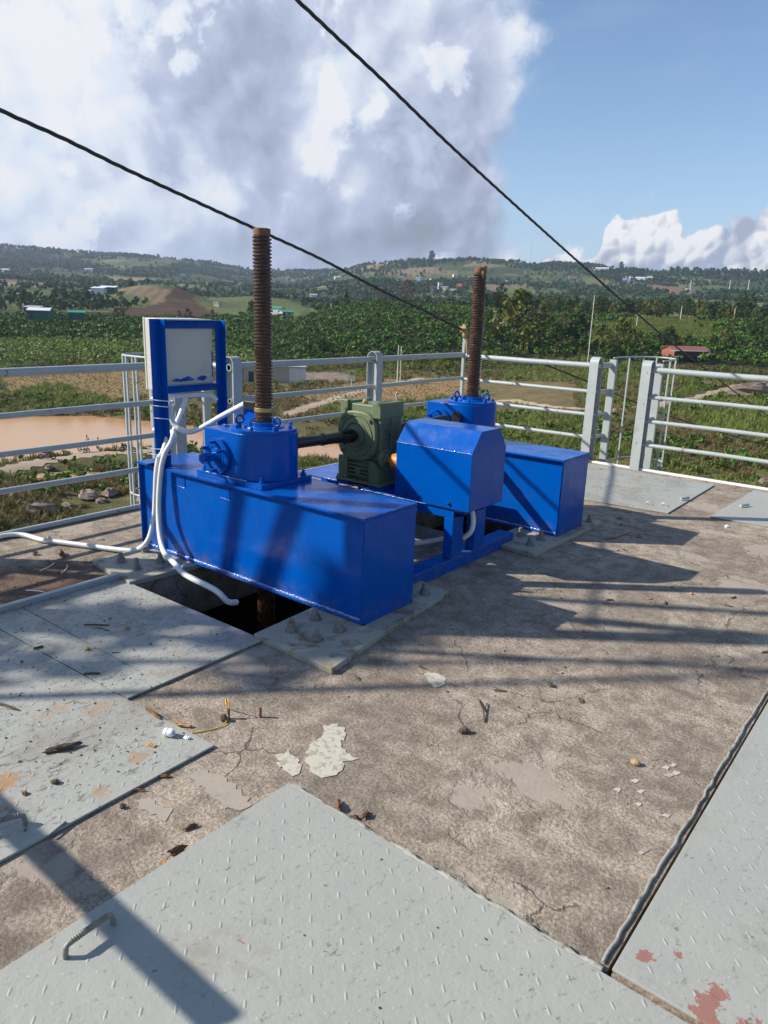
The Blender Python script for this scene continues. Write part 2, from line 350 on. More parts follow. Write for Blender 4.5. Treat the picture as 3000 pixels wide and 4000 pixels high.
M['treel'] = leafy('tree leaves', (.008, .022, .007), (.062, .120, .022), (.11, .09, .025))
M['treey'] = leafy('yellow green leaves', (.02, .04, .01), (.16, .18, .03), (.20, .15, .03))
M['treeb'] = leafy('brown withered leaves', (.05, .028, .014), (.13, .07, .035))
M['farw'] = leafy('far wood crowns', (.010, .030, .010), (.045, .095, .024), (.05, .055, .02), wsc=.003)
M['grass'] = leafy('grass blades', (.06, .06, .02), (.22, .18, .07), (.26, .17, .08), trans=.2, wsc=.06)
M['grassl'] = leafy('fresh reeds', (.05, .08, .016), (.22, .27, .06), (.24, .20, .07), trans=.25, wsc=.06)
M['ground'] = terrain_mat(); M['water'] = water_mat()
M['soil'] = soil('tilled tan soil', (.26, .155, .085), (.36, .235, .14)); M['road'] = soil('pale dirt road', (.36, .28, .21), (.46, .38, .30), 3)
M['rock'] = simple('grey brown rock', (.22, .17, .14), .9, var=.35, vs=2.5, bst=.8, bs=4, bd=.1, spec=.2)
def plain(name, c, r=.7): M[name] = simple(name, c, r, var=.12, vs=.8, bst=.0, grime=tuple(v*.5 for v in c), gs=.6, gt=(.55, .8))
plain('plaster', (.42, .36, .29)); plain('plaster_white', (.62, .62, .60)); plain('roof_grey', (.30, .32, .33)); plain('roof_green', (.02, .27, .17))
plain('roof_red', (.24, .09, .07)); plain('shed_green', (.02, .12, .07)); plain('roof_white', (.68, .72, .78), .4); plain('wall_blue', (.25, .42, .60)); plain('brick', (.38, .13, .07))
plain('opening', (.03, .035, .045), .4); plain('pole', (.60, .57, .50)); plain('yard', (.26, .22, .19)); plain('steel', (.18, .19, .20), .5)
plain('skin', (.30, .17, .11)); plain('shirt_red', (.55, .08, .03)); plain('shirt_white', (.6, .6, .6)); plain('trouser', (.03, .03, .05)); plain('rubber', (.02, .02, .02)); plain('tank_red', (.3, .02, .02), .3)

# ------------------------------------------------------------------ mesh helpers
class MB:
    def __init__(s): s.v = []; s.f = []; s.mi = []; s.cur = 0
    def add(s, v, f):
        o = len(s.v); s.v += [tuple(p) for p in v]; s.f += [tuple(i+o for i in q) for q in f]; s.mi += [s.cur]*len(f); return s
    def box(s, a, b, rot=None, piv=None):
        x0, y0, z0 = a; x1, y1, z1 = b
        v = [Vector(p) for p in ((x0,y0,z0),(x1,y0,z0),(x1,y1,z0),(x0,y1,z0),(x0,y0,z1),(x1,y0,z1),(x1,y1,z1),(x0,y1,z1))]
        if rot is not None:
            pv = Vector(piv) if piv else sum(v, Vector())/8
            v = [rot @ (p-pv)+pv for p in v]
        return s.add(v, [(0,3,2,1),(4,5,6,7),(0,1,5,4),(1,2,6,5),(2,3,7,6),(3,0,4,7)])
    def tube(s, pts, r, n=10, cap=True):
        pts = [Vector(p) for p in pts]; rs = r if isinstance(r, (list, tuple)) else [r]*len(pts)
        prev = None; rows = []
        for i, p in enumerate(pts):
            t = (pts[min(i+1, len(pts)-1)]-pts[max(i-1, 0)]).normalized()
            if prev is None:
                a = Vector((0,0,1)) if abs(t.z) < .9 else Vector((1,0,0)); u = t.cross(a).normalized()
            else: u = (prev - t*prev.dot(t)).normalized()
            prev = u; w = t.cross(u)
            rows.append([p+(u*math.cos(2*math.pi*k/n)+w*math.sin(2*math.pi*k/n))*rs[i] for k in range(n)])
        v = [q for row in rows for q in row]
        f = [(i*n+k, i*n+(k+1) % n, (i+1)*n+(k+1) % n, (i+1)*n+k) for i in range(len(pts)-1) for k in range(n)]
        if cap: f += [tuple(range(n-1, -1, -1)), tuple(range((len(pts)-1)*n, len(pts)*n))]
        return s.add(v, f)
    def cyl(s, a, b, r, n=20, r2=None): return s.tube([a, b], [r, r if r2 is None else r2], n)
    def prism(s, poly, axis, lo, hi):
        # poly: 2-D points in the plane normal to axis; 'x': (y,z) 'y': (x,z) 'z': (x,y)
        def P(p, h): return {'x': (h, p[0], p[1]), 'y': (p[0], h, p[1]), 'z': (p[0], p[1], h)}[axis]
        n = len(poly); v = [P(p, lo) for p in poly]+[P(p, hi) for p in poly]
        f = [(i, (i+1) % n, n+(i+1) % n, n+i) for i in range(n)]+[tuple(range(n-1, -1, -1)), tuple(range(n, 2*n))]
        return s.add(v, f)
    def lathe(s, prof, c, axis='z', n=32):
        # prof: (radius, offset along axis)
        v = []
        for r, h in prof:
            for k in range(n):
                a = 2*math.pi*k/n; x, y = r*math.cos(a), r*math.sin(a)
                v.append({'z': (c[0]+x, c[1]+y, c[2]+h), 'y': (c[0]+x, c[1]+h, c[2]+y), 'x': (c[0]+h, c[1]+x, c[2]+y)}[axis])
        f = [(i*n+k, i*n+(k+1) % n, (i+1)*n+(k+1) % n, (i+1)*n+k) for i in range(len(prof)-1) for k in range(n)]
        f += [tuple(range(n-1, -1, -1)), tuple(range((len(prof)-1)*n, len(prof)*n))]
        return s.add(v, f)
    def torus(s, c, R, r, rot=None, n=20, k=8):
        v = []
        for i in range(n):
            a = 2*math.pi*i/n
            for j in range(k):
                b = 2*math.pi*j/k; p = Vector(((R+r*math.cos(b))*math.cos(a), r*math.sin(b), (R+r*math.cos(b))*math.sin(a)))
                if rot is not None: p = rot @ p
                v.append(p+Vector(c))
        f = [(i*k+j, i*k+(j+1) % k, ((i+1) % n)*k+(j+1) % k, ((i+1) % n)*k+j) for i in range(n) for j in range(k)]
        return s.add(v, f)
    def lump(s, c, size, seed=0, rot=None, n=7, rough=.3):
        rg = random.Random(seed); v = []; rows = n-2
        for i in range(rows+2):
            th = math.pi*i/(rows+1); m_ = 1 if i in (0, rows+1) else n
            for k in range(m_):
                a = 2*math.pi*k/n; j = 1+rg.uniform(-rough, rough)
                p = Vector((math.sin(th)*math.cos(a)*size[0]*j, math.sin(th)*math.sin(a)*size[1]*j, math.cos(th)*size[2]*j))
                if rot is not None: p = rot @ p
                v.append(p+Vector(c))
        f = [(0, 1+k, 1+(k+1) % n) for k in range(n)]
        for i in range(rows-1):
            f += [(1+i*n+k, 1+(i+1)*n+k, 1+(i+1)*n+(k+1) % n, 1+i*n+(k+1) % n) for k in range(n)]
        L = 1+rows*n; f += [(L, 1+(rows-1)*n+(k+1) % n, 1+(rows-1)*n+k) for k in range(n)]
        return s.add(v, f)
def tag(o, label=None, cat=None, group=None, kind=None):
    if label: o['label'] = label
    if cat: o['category'] = cat
    if group: o['group'] = group
    if kind: o['kind'] = kind
    return o
def mesh_obj(name, me, mats, parent=None, loc=(0, 0, 0)):
    o = bpy.data.objects.new(name, me); COL.objects.link(o); o.location = loc
    for q in (mats if isinstance(mats, (list, tuple)) else [mats]): me.materials.append(M[q])
    if parent: o.parent = parent
    return o
def orient(me):
    import bmesh
    bm = bmesh.new(); bm.from_mesh(me); bmesh.ops.recalc_face_normals(bm, faces=bm.faces); bm.to_mesh(me); bm.free()
def build(name, mb, mat, parent=None, loc=None, bevel=0, smooth=None, fix=True):
    """one mesh object; loc = its origin in the world (or its thing's origin when it has a parent)"""
    if loc is None: loc = parent['_o'] if parent is not None and '_o' in parent else (0, 0, 0)
    lx, ly, lz = loc
    me = bpy.data.meshes.new(name); me.from_pydata([(x-lx, y-ly, z-lz) for x, y, z in mb.v], [], mb.f)
    me.update()
    if fix: orient(me)
    o = mesh_obj(name, me, mat, parent, (0, 0, 0) if parent is not None else loc)
    if any(mb.mi): me.polygons.foreach_set('material_index', mb.mi)
    o['_o'] = tuple(loc)
    if smooth is not None:
        me.polygons.foreach_set('use_smooth', [True]*len(me.polygons))
        try: me.set_sharp_from_angle(angle=R_(smooth))
        except Exception: pass
    if bevel:
        b = o.modifiers.new('edge', 'BEVEL'); b.width = bevel; b.segments = 2; b.limit_method = 'ANGLE'; b.angle_limit = R_(40)
    return o
def thing(name, label, cat, loc=(0, 0, 0), group=None):
    o = bpy.data.objects.new(name, None); COL.objects.link(o); o.location = loc; o.empty_display_size = .2; o['_o'] = tuple(loc)
    return tag(o, label, cat, group)
KIDS = {}
def copy_tree(root, loc, label=None, group=None, rotz=None, scale=None, cat=None):
    def cp(o, par):
        c = o.copy(); COL.objects.link(c); c.parent = par
        for ch in children_of(o): cp(ch, c)
        return c
    c = cp(root, None); c.location = loc
    if rotz is not None: c.rotation_euler = (0, 0, rotz)
    if scale is not None: c.scale = (scale,)*3 if isinstance(scale, (int, float)) else scale
    return tag(c, label, cat, group)
def children_of(o):
    if o.name not in KIDS: KIDS[o.name] = list(o.children)
    return KIDS[o.name]
def bez(pts, n=10):
    """Catmull-Rom through the points"""
    P = [Vector(p) for p in pts]; P = [P[0]*2-P[1]]+P+[P[-1]*2-P[-2]]; out = []
    for i in range(1, len(P)-2):
        for k in range(n):
            t = k/n; a, b, c, d = P[i-1:i+3]
            out.append(.5*((2*b)+(c-a)*t+(2*a-5*b+4*c-d)*t*t+(3*b-a-3*c+d)*t**3))
    out.append(P[-2]); return out
def ray(px, py): return CF+(px-1500)/FPX*CR-(py-2000)/FPX*CU
def at(px, py, z=0.0):
    """point of the platform level z that the photograph shows at (px, py)"""
    d = ray(px, py); t = (z-EYE)/d[2]; return (d[0]*t, d[1]*t, z)
def atx(px, py, X): d = ray(px, py); t = X/d[0]; return (X, d[1]*t, EYE+d[2]*t)
def aty(px, py, Y): d = ray(px, py); t = Y/d[1]; return (d[0]*t, Y, EYE+d[2]*t)

# ------------------------------------------------------------------ valley terrain
DS = np.array([20, 40, 60, 90, 120, 160, 200, 260, 320, 380, 460, 600, 900, 1400, 2000, 2600, 3400, 5000, 12000.])
AZ = np.array([-180, -60, -34, -26, -17, -8, -1, 6, 14, 20, 27, 34, 70, 180.])
ZT = np.array([
 [-18, -17, -15.7, -15.2, -15.2, -14.8, -14, -12, -9, -6.5, -5, -2, 8, 28, 78, 130, 100, 60, 60],
 [-18, -17, -15.7, -15.2, -15.2, -14.8, -14, -12, -9, -6.5, -5, -2, 8, 28, 78, 136, 100, 60, 60],
 [-18, -17, -15.7, -15.2, -15.2, -14.6, -13.8, -12, -9, -6.5, -6, -2, 8, 28, 78, 136, 100, 60, 60],
 [-18, -17, -15.7, -15.2, -15.2, -14.6, -13.8, -12, -9, -6.5, -6, -2, 8, 28, 78, 136, 100, 60, 60],
 [-18, -17, -15.7, -15.2, -15.2, -14.7, -13.9, -12, -9.5, -7, -5, 0, 8, 29, 74, 132, 100, 60, 60],
 [-18, -17, -15.7, -15.2, -15.0, -14.7, -14.2, -12.6, -8, -4, -3.5, -3, 4, 24, 60, 104, 90, 60, 60],
 [-18, -17, -15.7, -15.2, -15.0, -14.6, -13, -8, -2.5, 2.5, 3, 2.5, 11, 42, 116, 108, 90, 60, 60],
 [-18, -17, -15.7, -15.0, -14.8, -14.0, -12, -7, -1.5, 2, 3, 3.5, 13, 50, 122, 112, 90, 60, 60],
 [-18, -17, -15.6, -14.7, -13.4, -12.0, -10.5, -7, -3.5, 0, 2, 3.5, 15, 50, 110, 105, 90, 60, 60],
 [-18, -17, -15.6, -14.2, -13.2, -12.3, -11, -8, -3, .5, 2.5, 4.5, 16, 48, 101, 98, 90, 60, 60],
 [-18, -17, -15.4, -14.2, -13.2, -12.3, -11, -8, -3, 1, 3.5, 5.5, 16, 48, 97, 94, 90, 60, 60],
 [-18, -17, -15.4, -14.2, -13.2, -12.3, -11, -8, -3, 1, 3.5, 5.5, 16, 48, 95, 94, 90, 60, 60],
 [-18, -17, -15.4, -14.2, -13.2, -12.3, -11, -8, -3, 1, 3.5, 5.5, 16, 48, 90, 94, 90, 60, 60],
 [-18, -17, -15.7, -15.2, -15.2, -14.8, -14, -12, -9, -6.5, -5, -2, 8, 28, 78, 130, 100, 60, 60]])
def hash2(ix, iy, s):
    h = (ix.astype(np.int64)*374761393+iy.astype(np.int64)*668265263+s*1442695041) & 0x7fffffff
    h = (h ^ (h >> 13))*1274126177 & 0x7fffffff
    return ((h ^ (h >> 16)) & 0xffff)/65535.0
def vnoise(x, y, s=0):
    ix = np.floor(x); iy = np.floor(y); fx = x-ix; fy = y-iy; fx = fx*fx*(3-2*fx); fy = fy*fy*(3-2*fy)
    a = hash2(ix, iy, s); b = hash2(ix+1, iy, s); c = hash2(ix, iy+1, s); d = hash2(ix+1, iy+1, s)
    return (a*(1-fx)+b*fx)*(1-fy)+(c*(1-fx)+d*fx)*fy
def fbm(x, y, s=0, o=4):
    t = 0; a = .5; n = 0
    for k in range(o):
        t = t+a*vnoise(x*2**k, y*2**k, s+k); n += a; a *= .5
    return t/n
YC, YS = math.cos(YAW), math.sin(YAW)
def polar(x, y):
    d = np.hypot(x, y); az = -np.degrees(np.arctan2(-x*YS+y*YC, x*YC+y*YS)); return az, d
def xy(az, d):
    a = YAW-np.radians(az); return d*np.cos(a), d*np.sin(a)
RIV = np.array([[-60, 118, 22], [-34, 107, 18], [-28, 106.5, 16], [-22, 108, 13], [-17, 104, 9], [-12, 96, 6.5], [-5, 92, 4.5], [1, 88, 3], [7, 86, 1.5], [20, 86, .5]])
def river(az, d):
    c = np.interp(az, RIV[:, 0], RIV[:, 1]); w = np.interp(az, RIV[:, 0], RIV[:, 2]); w = np.where(np.abs(az) > 75, .5, w)
    return np.abs(d-c)-w
def height(x, y):
    x = np.asarray(x, float); y = np.asarray(y, float)
    az, d = polar(x, y); d = np.maximum(d, 20.1)
    # smooth in azimuth and in log distance
    ia = np.clip(np.searchsorted(AZ, az)-1, 0, len(AZ)-2); fa = (az-AZ[ia])/(AZ[ia+1]-AZ[ia]); fa = fa*fa*(3-2*fa)
    ld = np.log(d); LD = np.log(DS); idd = np.clip(np.searchsorted(LD, ld)-1, 0, len(DS)-2); fd = np.clip((ld-LD[idd])/(LD[idd+1]-LD[idd]), 0, 1); fd = .5*fd+.5*fd*fd*(3-2*fd)
    z = (ZT[ia, idd]*(1-fa)+ZT[ia+1, idd]*fa)*(1-fd)+(ZT[ia, idd+1]*(1-fa)+ZT[ia+1, idd+1]*fa)*fd
    z = z+(fbm(x/9, y/9, 1, 3)-.5)*np.interp(d, [40, 120, 200], [1.0, .6, 1.0])
    z = z+(fbm(x/70, y/70, 5, 4)-.5)*np.interp(d, [150, 320, 700, 2000], [0, 2.5, 7, 14])
    z = z+(fbm(x/420, y/420, 9, 5)-.5)*np.interp(d, [400, 900, 1500, 2200], [0, 14, 34, 40])
    # brown hill and green knoll in the left middle distance
    for a0, d0, ra, rd, hh in ((-16.5, 640, 3.6, 60, 12), (-21, 600, 6, 50, 5), (-9.3, 720, 3.5, 60, 9), (12, 480, 4, 60, 2)):
        z = z+hh*np.exp(-((az-a0)/ra)**2-((d-d0)/rd)**2)
    r = river(az, d)
    z = np.where(r < 6, z+(np.minimum(z, -17.2)-z)*np.clip((6-r)/7.5, 0, 1)**1.5, z)
    # second small pool, nearer
    q = ((az+24.2)/3.0)**2+((d-80.0)/2.6)**2; z = z-1.7*np.exp(-q*1.2)
    return z
def hit(px, py, dmin=35, dmax=4500):
    """point of the terrain the photograph shows at (px, py)"""
    dr = ray(px, py); h = math.hypot(dr[0], dr[1]); ts = np.exp(np.linspace(math.log(dmin), math.log(dmax), 2500))/h
    zz = EYE+dr[2]*ts-height(dr[0]*ts, dr[1]*ts); k = np.argmax(zz < 0)
    if not (zz < 0).any(): return None
    t = ts[k-1]+(ts[k]-ts[k-1])*zz[k-1]/(zz[k-1]-zz[k]); return (float(dr[0]*t), float(dr[1]*t), float(EYE+dr[2]*t))
def hz(x, y): return float(height(np.array([x]), np.array([y]))[0])
def np_mesh(name, V, F, mat, smooth=False):
    me = bpy.data.meshes.new(name); nv, nf, k = len(V), len(F), F.shape[1]
    me.vertices.add(nv); me.vertices.foreach_set('co', np.ascontiguousarray(V, dtype=np.float32).ravel())
    me.loops.add(nf*k); me.loops.foreach_set('vertex_index', F.ravel().astype(np.int32))
    me.polygons.add(nf); me.polygons.foreach_set('loop_start', np.arange(0, nf*k, k, dtype=np.int32))
    if smooth: me.polygons.foreach_set('use_smooth', np.ones(nf, bool))
    me.update(calc_edges=True)
    return me
def inpoly(x, y, poly):
    r = np.zeros(x.shape, bool); n = len(poly)
    for i in range(n):
        x0, y0 = poly[i]; x1, y1 = poly[(i+1) % n]
        c = ((y0 > y) != (y1 > y)) & (x < (x1-x0)*(y-y0)/(y1-y0+1e-12)+x0); r ^= c
    return r
def zone_poly(pts): return [hit(*p)[:2] for p in pts]
# patches read off the photograph and laid on the ground
PATCH = [  # pixel outline, colour
 ([(0, 1462), (560, 1448), (900, 1500), (640, 1545), (430, 1560), (230, 1500), (0, 1530)], (.30, .20, .10)),
 ([(1180, 1560), (1330, 1505), (1500, 1480), (1830, 1478), (1860, 1545), (1400, 1575)], (.33, .21, .11)),
 ([(1130, 1450), (1300, 1455), (1420, 1475), (1250, 1498), (1120, 1482)], (.27, .22, .18)),
 ([(390, 1210), (620, 1190), (860, 1150), (930, 1180), (880, 1232), (500, 1232)], (.080, .042, .030)),
 ([(760, 1170), (850, 1155), (1000, 1160), (1180, 1190), (1170, 1250), (1000, 1240)], (.12, .15, .05)),
 ([(2430, 1260), (2560, 1222), (2720, 1245), (2700, 1305), (2520, 1325)], (.14, .17, .05)),
 ([(2850, 1245), (3000, 1235), (3000, 1258), (2870, 1262)], (.28, .15, .10)),
 ([(2520, 1120), (2600, 1118), (2760, 1140), (2640, 1152)], (.24, .14, .10)),
 ([(0, 1098), (170, 1105), (190, 1122), (0, 1118)], (.30, .24, .14)),
 ([(420, 1085), (640, 1092), (600, 1105), (430, 1098)], (.30, .24, .15)),
 ([(1850, 1480), (2250, 1500), (2240, 1600), (1900, 1570)], (.19, .15, .075)),
]
def build_terrain():
    az = np.concatenate([np.arange(-180, -34, 4), np.arange(-34, 34, .22), np.arange(34, 180.1, 4)]); nd = 430
    d = np.exp(np.linspace(math.log(22), math.log(11000), nd)); A, D = np.meshgrid(az, d, indexing='ij')
    X, Y = xy(A, D); Z = height(X, Y); na = len(az)
    V = np.stack([X, Y, Z], -1).reshape(-1, 3); ii, jj = np.meshgrid(np.arange(na-1), np.arange(nd-1), indexing='ij')
    a = (ii*nd+jj).ravel(); F = np.stack([a, a+1, a+nd+1, a+nd], 1)
    c0 = len(V); V = np.vstack([V, [[0, 0, -18]]])
    me = np_mesh('ground', V, F, 'ground', True)
    # land cover
    x, y = V[:, 0], V[:, 1]; pa, pd = polar(x, y)
    def C(c): return np.array(c)[None, :]*np.ones((len(V), 1))
    col = C((.12, .115, .05))
    n = fbm(x/40, y/40, 21, 4); n2 = fbm(x/14, y/14, 31, 3)
    def mixin(mask, c):
        nonlocal col
        mask = np.clip(mask, 0, 1)[:, None]; col = col*(1-mask)+np.array(c)[None, :]*mask
    mixin((n2-.45)*4, (.20, .15, .08))
    mixin(((pd > 190) & (pd < 430)).astype(float)*.95, (.016, .024, .009))  # plantation belt nearly black: shade between the bushes painted into the ground colour
    far = pd > 430
    # patchwork of fields, turned by a jittered cell index
    fx, fy = x/np.interp(pd, [400, 2500], [55, 150]), y/np.interp(pd, [400, 2500], [40, 110])
    fx = fx+fbm(x/200, y/200, 41, 3)*3; fy = fy+fbm(x/200, y/200, 51, 3)*3
    cell = hash2(np.floor(fx), np.floor(fy), 77)
    base = np.array([(.04, .065, .025), (.06, .09, .03), (.09, .13, .04), (.13, .17, .06), (.05, .075, .035), (.19, .19, .09), (.07, .11, .04), (.24, .18, .11)])
    fc = base[np.clip((cell*8).astype(int), 0, 7)]
    strip = (np.sin((x*.8+y*.6)*2*np.pi/np.interp(pd, [400, 2500], [7, 16])) > 0)[:, None]*.25+.85
    col = np.where(far[:, None], fc*strip, col)
    for pts, c in PATCH:
        pp = [q for q in (hit(*p) for p in pts) if q]
        if len(pp) < 3: continue
        jx, jy = (fbm(x/6, y/6, 61, 2)-.5)*5, (fbm(x/6, y/6, 71, 2)-.5)*5
        col[inpoly(x+jx, y+jy, [q[:2] for q in pp])] = c
    r = river(pa, pd); mixin(np.clip((4-r)/4, 0, 1)*(r > -5)*.8, (.30, .21, .13))
    mixin(((pd < 60)).astype(float)*.6, (.17, .14, .08))
    at_ = me.color_attributes.new('cover', 'FLOAT_COLOR', 'POINT')
    at_.data.foreach_set('color', np.hstack([col, np.ones((len(col), 1))]).astype(np.float32).ravel())
    o = mesh_obj('ground', me, 'ground'); tag(o, kind='structure')
    mb = MB(); n = 90; mb.add([(*xy(a_, d_), -16.0) for a_ in np.linspace(-75, 30, n) for d_ in (72, 150)], [(2*i, 2*i+1, 2*i+3, 2*i+2) for i in range(n-1)])
    w = build('river_water', mb, 'water'); tag(w, kind='structure')
    # dirt roads draped over the ground
    for pts, wd in ((((1060, 1700), (1130, 1620), (1260, 1575), (1380, 1535), (1500, 1500), (1640, 1478)), 2.6),
                    (((1860, 1575), (1990, 1565), (2130, 1585), (2290, 1600)), 1.8),
                    (((2330, 1612), (2520, 1590), (2640, 1568), (2750, 1548), (2870, 1512), (2985, 1502)), 2.6),
                    (((0, 1838), (150, 1806), (330, 1780), (480, 1768), (640, 1760)), 2.2)):
        w3 = [hit(*p) for p in pts]; cp = [Vector((*p[:2], 0)) for p in w3 if p]; cp = bez(cp, 24); mb = MB(); vs = []
        for i, p in enumerate(cp):
            t = (cp[min(i+1, len(cp)-1)]-cp[max(i-1, 0)]).normalized(); s_ = Vector((-t.y, t.x, 0))
            for k in (-1, -.33, .33, 1):
                ww = wd*(1+.25*math.sin(i*.7+k)); q = p+s_*ww*k*.5
                vs.append((q.x, q.y, max(hz(q.x, q.y), -15.9)+.12*(1-.6*abs(k))))
        mb.add(vs, [(4*i+k, 4*i+k+1, 4*i+k+5, 4*i+k+4) for i in range(len(cp)-1) for k in range(3)])
        tag(build('dirt_road', mb, 'road', smooth=180), kind='structure')
build_terrain()

# ------------------------------------------------------------------ the platform
PX0, PX1, PY0, PY1 = -5.06, 7.0, -7.0, 7.96
HOLES = [(-3.60, -2.55, 2.262, 3.42), (-3.60, -2.50, 4.45, 5.55), (-.442, -.429, 1.545, 7.9), (-.447, 2.0, 1.530, 1.545)]
def slab():
    xs = sorted({PX0, PX1, *[h[0] for h in HOLES], *[h[1] for h in HOLES]}); ys = sorted({PY0, PY1, *[h[2] for h in HOLES], *[h[3] for h in HOLES]})
    mb = MB(); zt, zb = 0.0, -.32
    def hole(x, y): return any(h[0] < x < h[1] and h[2] < y < h[3] for h in HOLES)
    solid = {}
    for i in range(len(xs)-1):
        for j in range(len(ys)-1): solid[i, j] = not hole((xs[i]+xs[i+1])/2, (ys[j]+ys[j+1])/2)
    for (i, j), s in solid.items():
        if not s: continue
        x0, x1, y0, y1 = xs[i], xs[i+1], ys[j], ys[j+1]
        mb.add([(x0, y0, zt), (x1, y0, zt), (x1, y1, zt), (x0, y1, zt)], [(0, 1, 2, 3)])
        mb.add([(x0, y0, zb), (x1, y0, zb), (x1, y1, zb), (x0, y1, zb)], [(3, 2, 1, 0)])
        for di, dj, a, b in ((-1, 0, (x0, y1), (x0, y0)), (1, 0, (x1, y0), (x1, y1)), (0, -1, (x0, y0), (x1, y0)), (0, 1, (x1, y1), (x0, y1))):
            if not solid.get((i+di, j+dj), False):
                mb.add([(*a, zb), (*b, zb), (*b, zt), (*a, zt)], [(0, 1, 2, 3)])
    o = build('platform_floor', mb, 'concrete', fix=False); tag(o, kind='structure'); return o
FLOOR = slab()
def tower():
    t = MB(); x0, x1, y0, y1 = -4.6, -1.4, 1.3, 6.3
    for a, b in (((x0, y0, -19), (x1, y0+.3, -.32)), ((x0, y1-.3, -19), (x1, y1, -.32)), ((x0, y0+.3, -19), (x0+.3, y1-.3, -.32)), ((x1-.3, y0+.3, -19), (x1, y1-.3, -.32))): t.box(a, b)
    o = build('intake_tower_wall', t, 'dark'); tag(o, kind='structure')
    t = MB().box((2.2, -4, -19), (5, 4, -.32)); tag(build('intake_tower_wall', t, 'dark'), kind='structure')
tower()
# chequer plates with raised lozenges
def treads(poly, mb, z, ox=0, oy=0, big=1.0):
    sx = .056
    xs = [p[0] for p in poly]; ys = [p[1] for p in poly]
    x0, x1, y0, y1 = min(xs), max(xs), min(ys), max(ys); i = 0; V = []; F = []
    nx = int((x1-x0)/sx)+1; ny = int((y1-y0)/sx)+1; c45 = math.sqrt(.5)
    for a in range(nx):
        for b in range(ny):
            x = x0+.02+a*sx+ox; y = y0+.02+b*sx+oy
            if not (x0+.02 < x < x1-.02 and y0+.02 < y < y1-.02): continue
            if len(poly) > 4 and not inpoly(np.array([x]), np.array([y]), poly)[0]: continue
            s = 1 if (a+b) % 2 else -1; L, Wd, h = .0150*big, .0056*big, .0014
            ux, uy = c45, s*c45; vx, vy = -uy, ux; o = len(V)
            V += [(x-ux*L, y-uy*L, z), (x-ux*L*.5+vx*Wd*.85, y-uy*L*.5+vy*Wd*.85, z), (x+ux*L*.5+vx*Wd*.85, y+uy*L*.5+vy*Wd*.85, z), (x+ux*L, y+uy*L, z),
                  (x+ux*L*.5-vx*Wd*.85, y+uy*L*.5-vy*Wd*.85, z), (x-ux*L*.5-vx*Wd*.85, y-uy*L*.5-vy*Wd*.85, z), (x-ux*L*.5, y-uy*L*.5, z+h), (x+ux*L*.5, y+uy*L*.5, z+h)]
            F += [tuple(o+k for k in q) for q in ((0, 6, 1), (1, 6, 7, 2), (2, 7, 3), (3, 7, 4), (4, 7, 6, 5), (5, 6, 0))]
    mb.add(V, F)
def plate(name, poly, label, z=.012, th=.009, tr=True, handle=None):
    t = thing(name, label, 'floor plate', (poly[0][0], poly[0][1], 0))
    build('sheet', MB().prism(poly, 'z', z-th, z), 'plate', t, bevel=.0015)
    if tr:
        mb = MB(); treads(poly, mb, z); tag(build('tread_pattern', mb, 'plate', t, fix=False), kind='stuff')
    if handle:
        (ax, ay), (bx, by) = handle; p = bez([(ax, ay, z-.01), (ax, ay, z+.018), (ax+(bx-ax)*.12, ay+(by-ay)*.12, z+.036), (ax+(bx-ax)*.88, ay+(by-ay)*.88, z+.036), (bx, by, z+.018), (bx, by, z-.01)], 6)
        mb = MB().tube(p, .0075, 10)
        for k in range(16):
            q = Vector((ax, ay, z+.037)).lerp(Vector((bx, by, z+.037)), .12+.76*k/15); mb.torus(q, .0078, .0017, rot=Vector((bx-ax, by-ay, 0)).normalized().to_track_quat('Y', 'Z').to_matrix(), n=10, k=5)
        build('lifting_handle', mb, 'bolt', t, smooth=60)
    return t
plate('chequer_plate', [(-1.586, 1.549), (-.452, 1.526), (1.5, 1.50), (1.5, -1.2), (-1.586, -1.2)], 'big grey chequer plate in the foreground with a bent rebar handle near its left edge', handle=((-1.499, .690), (-1.503, .822)))
plate('chequer_plate', [(-.431, 1.552), (1.4, 1.535), (1.4, 7.0), (-.431, 7.0)], 'grey chequer plate along the right with patches of red primer at its corner')
plate('chequer_plate', [(-1.955, 1.524), (-2.478, 1.500), (-3.70, 1.46), (-3.70, -1.2), (-1.955, -1.2)], 'rust stained grey chequer plate on the left carrying the white cable gland', handle=((-2.105, .73), (-2.055, .863)))
plate('chequer_plate', [(-2.488, 1.505), (-2.488, 1.672), (-3.715, 1.668), (-3.715, 1.465)], 'narrow grey chequer plate strip between the rusty plate and the pit cover', z=.013)
plate('chequer_plate', [(-2.486, 1.676), (-2.486, 2.257), (-3.715, 2.252), (-3.715, 1.672)], 'grey chequer plate next to the open pit below the near blue beam', z=.014)
plate('flat_cover_plate', [(-1.822, 7.662), (-1.809, 6.229), (-2.409, 6.162), (-3.30, 6.10), (-3.30, 7.76)], 'plain pale grey cover plate under the ladder opening behind the far blue beam', tr=False)
plate('flat_cover_plate', [(-1.470, 7.722), (-1.508, 6.367), (-.9, 6.42), (-.46, 6.42), (-.46, 7.722)], 'plain pale grey cover plate at the far right with a short rebar stub', tr=False)
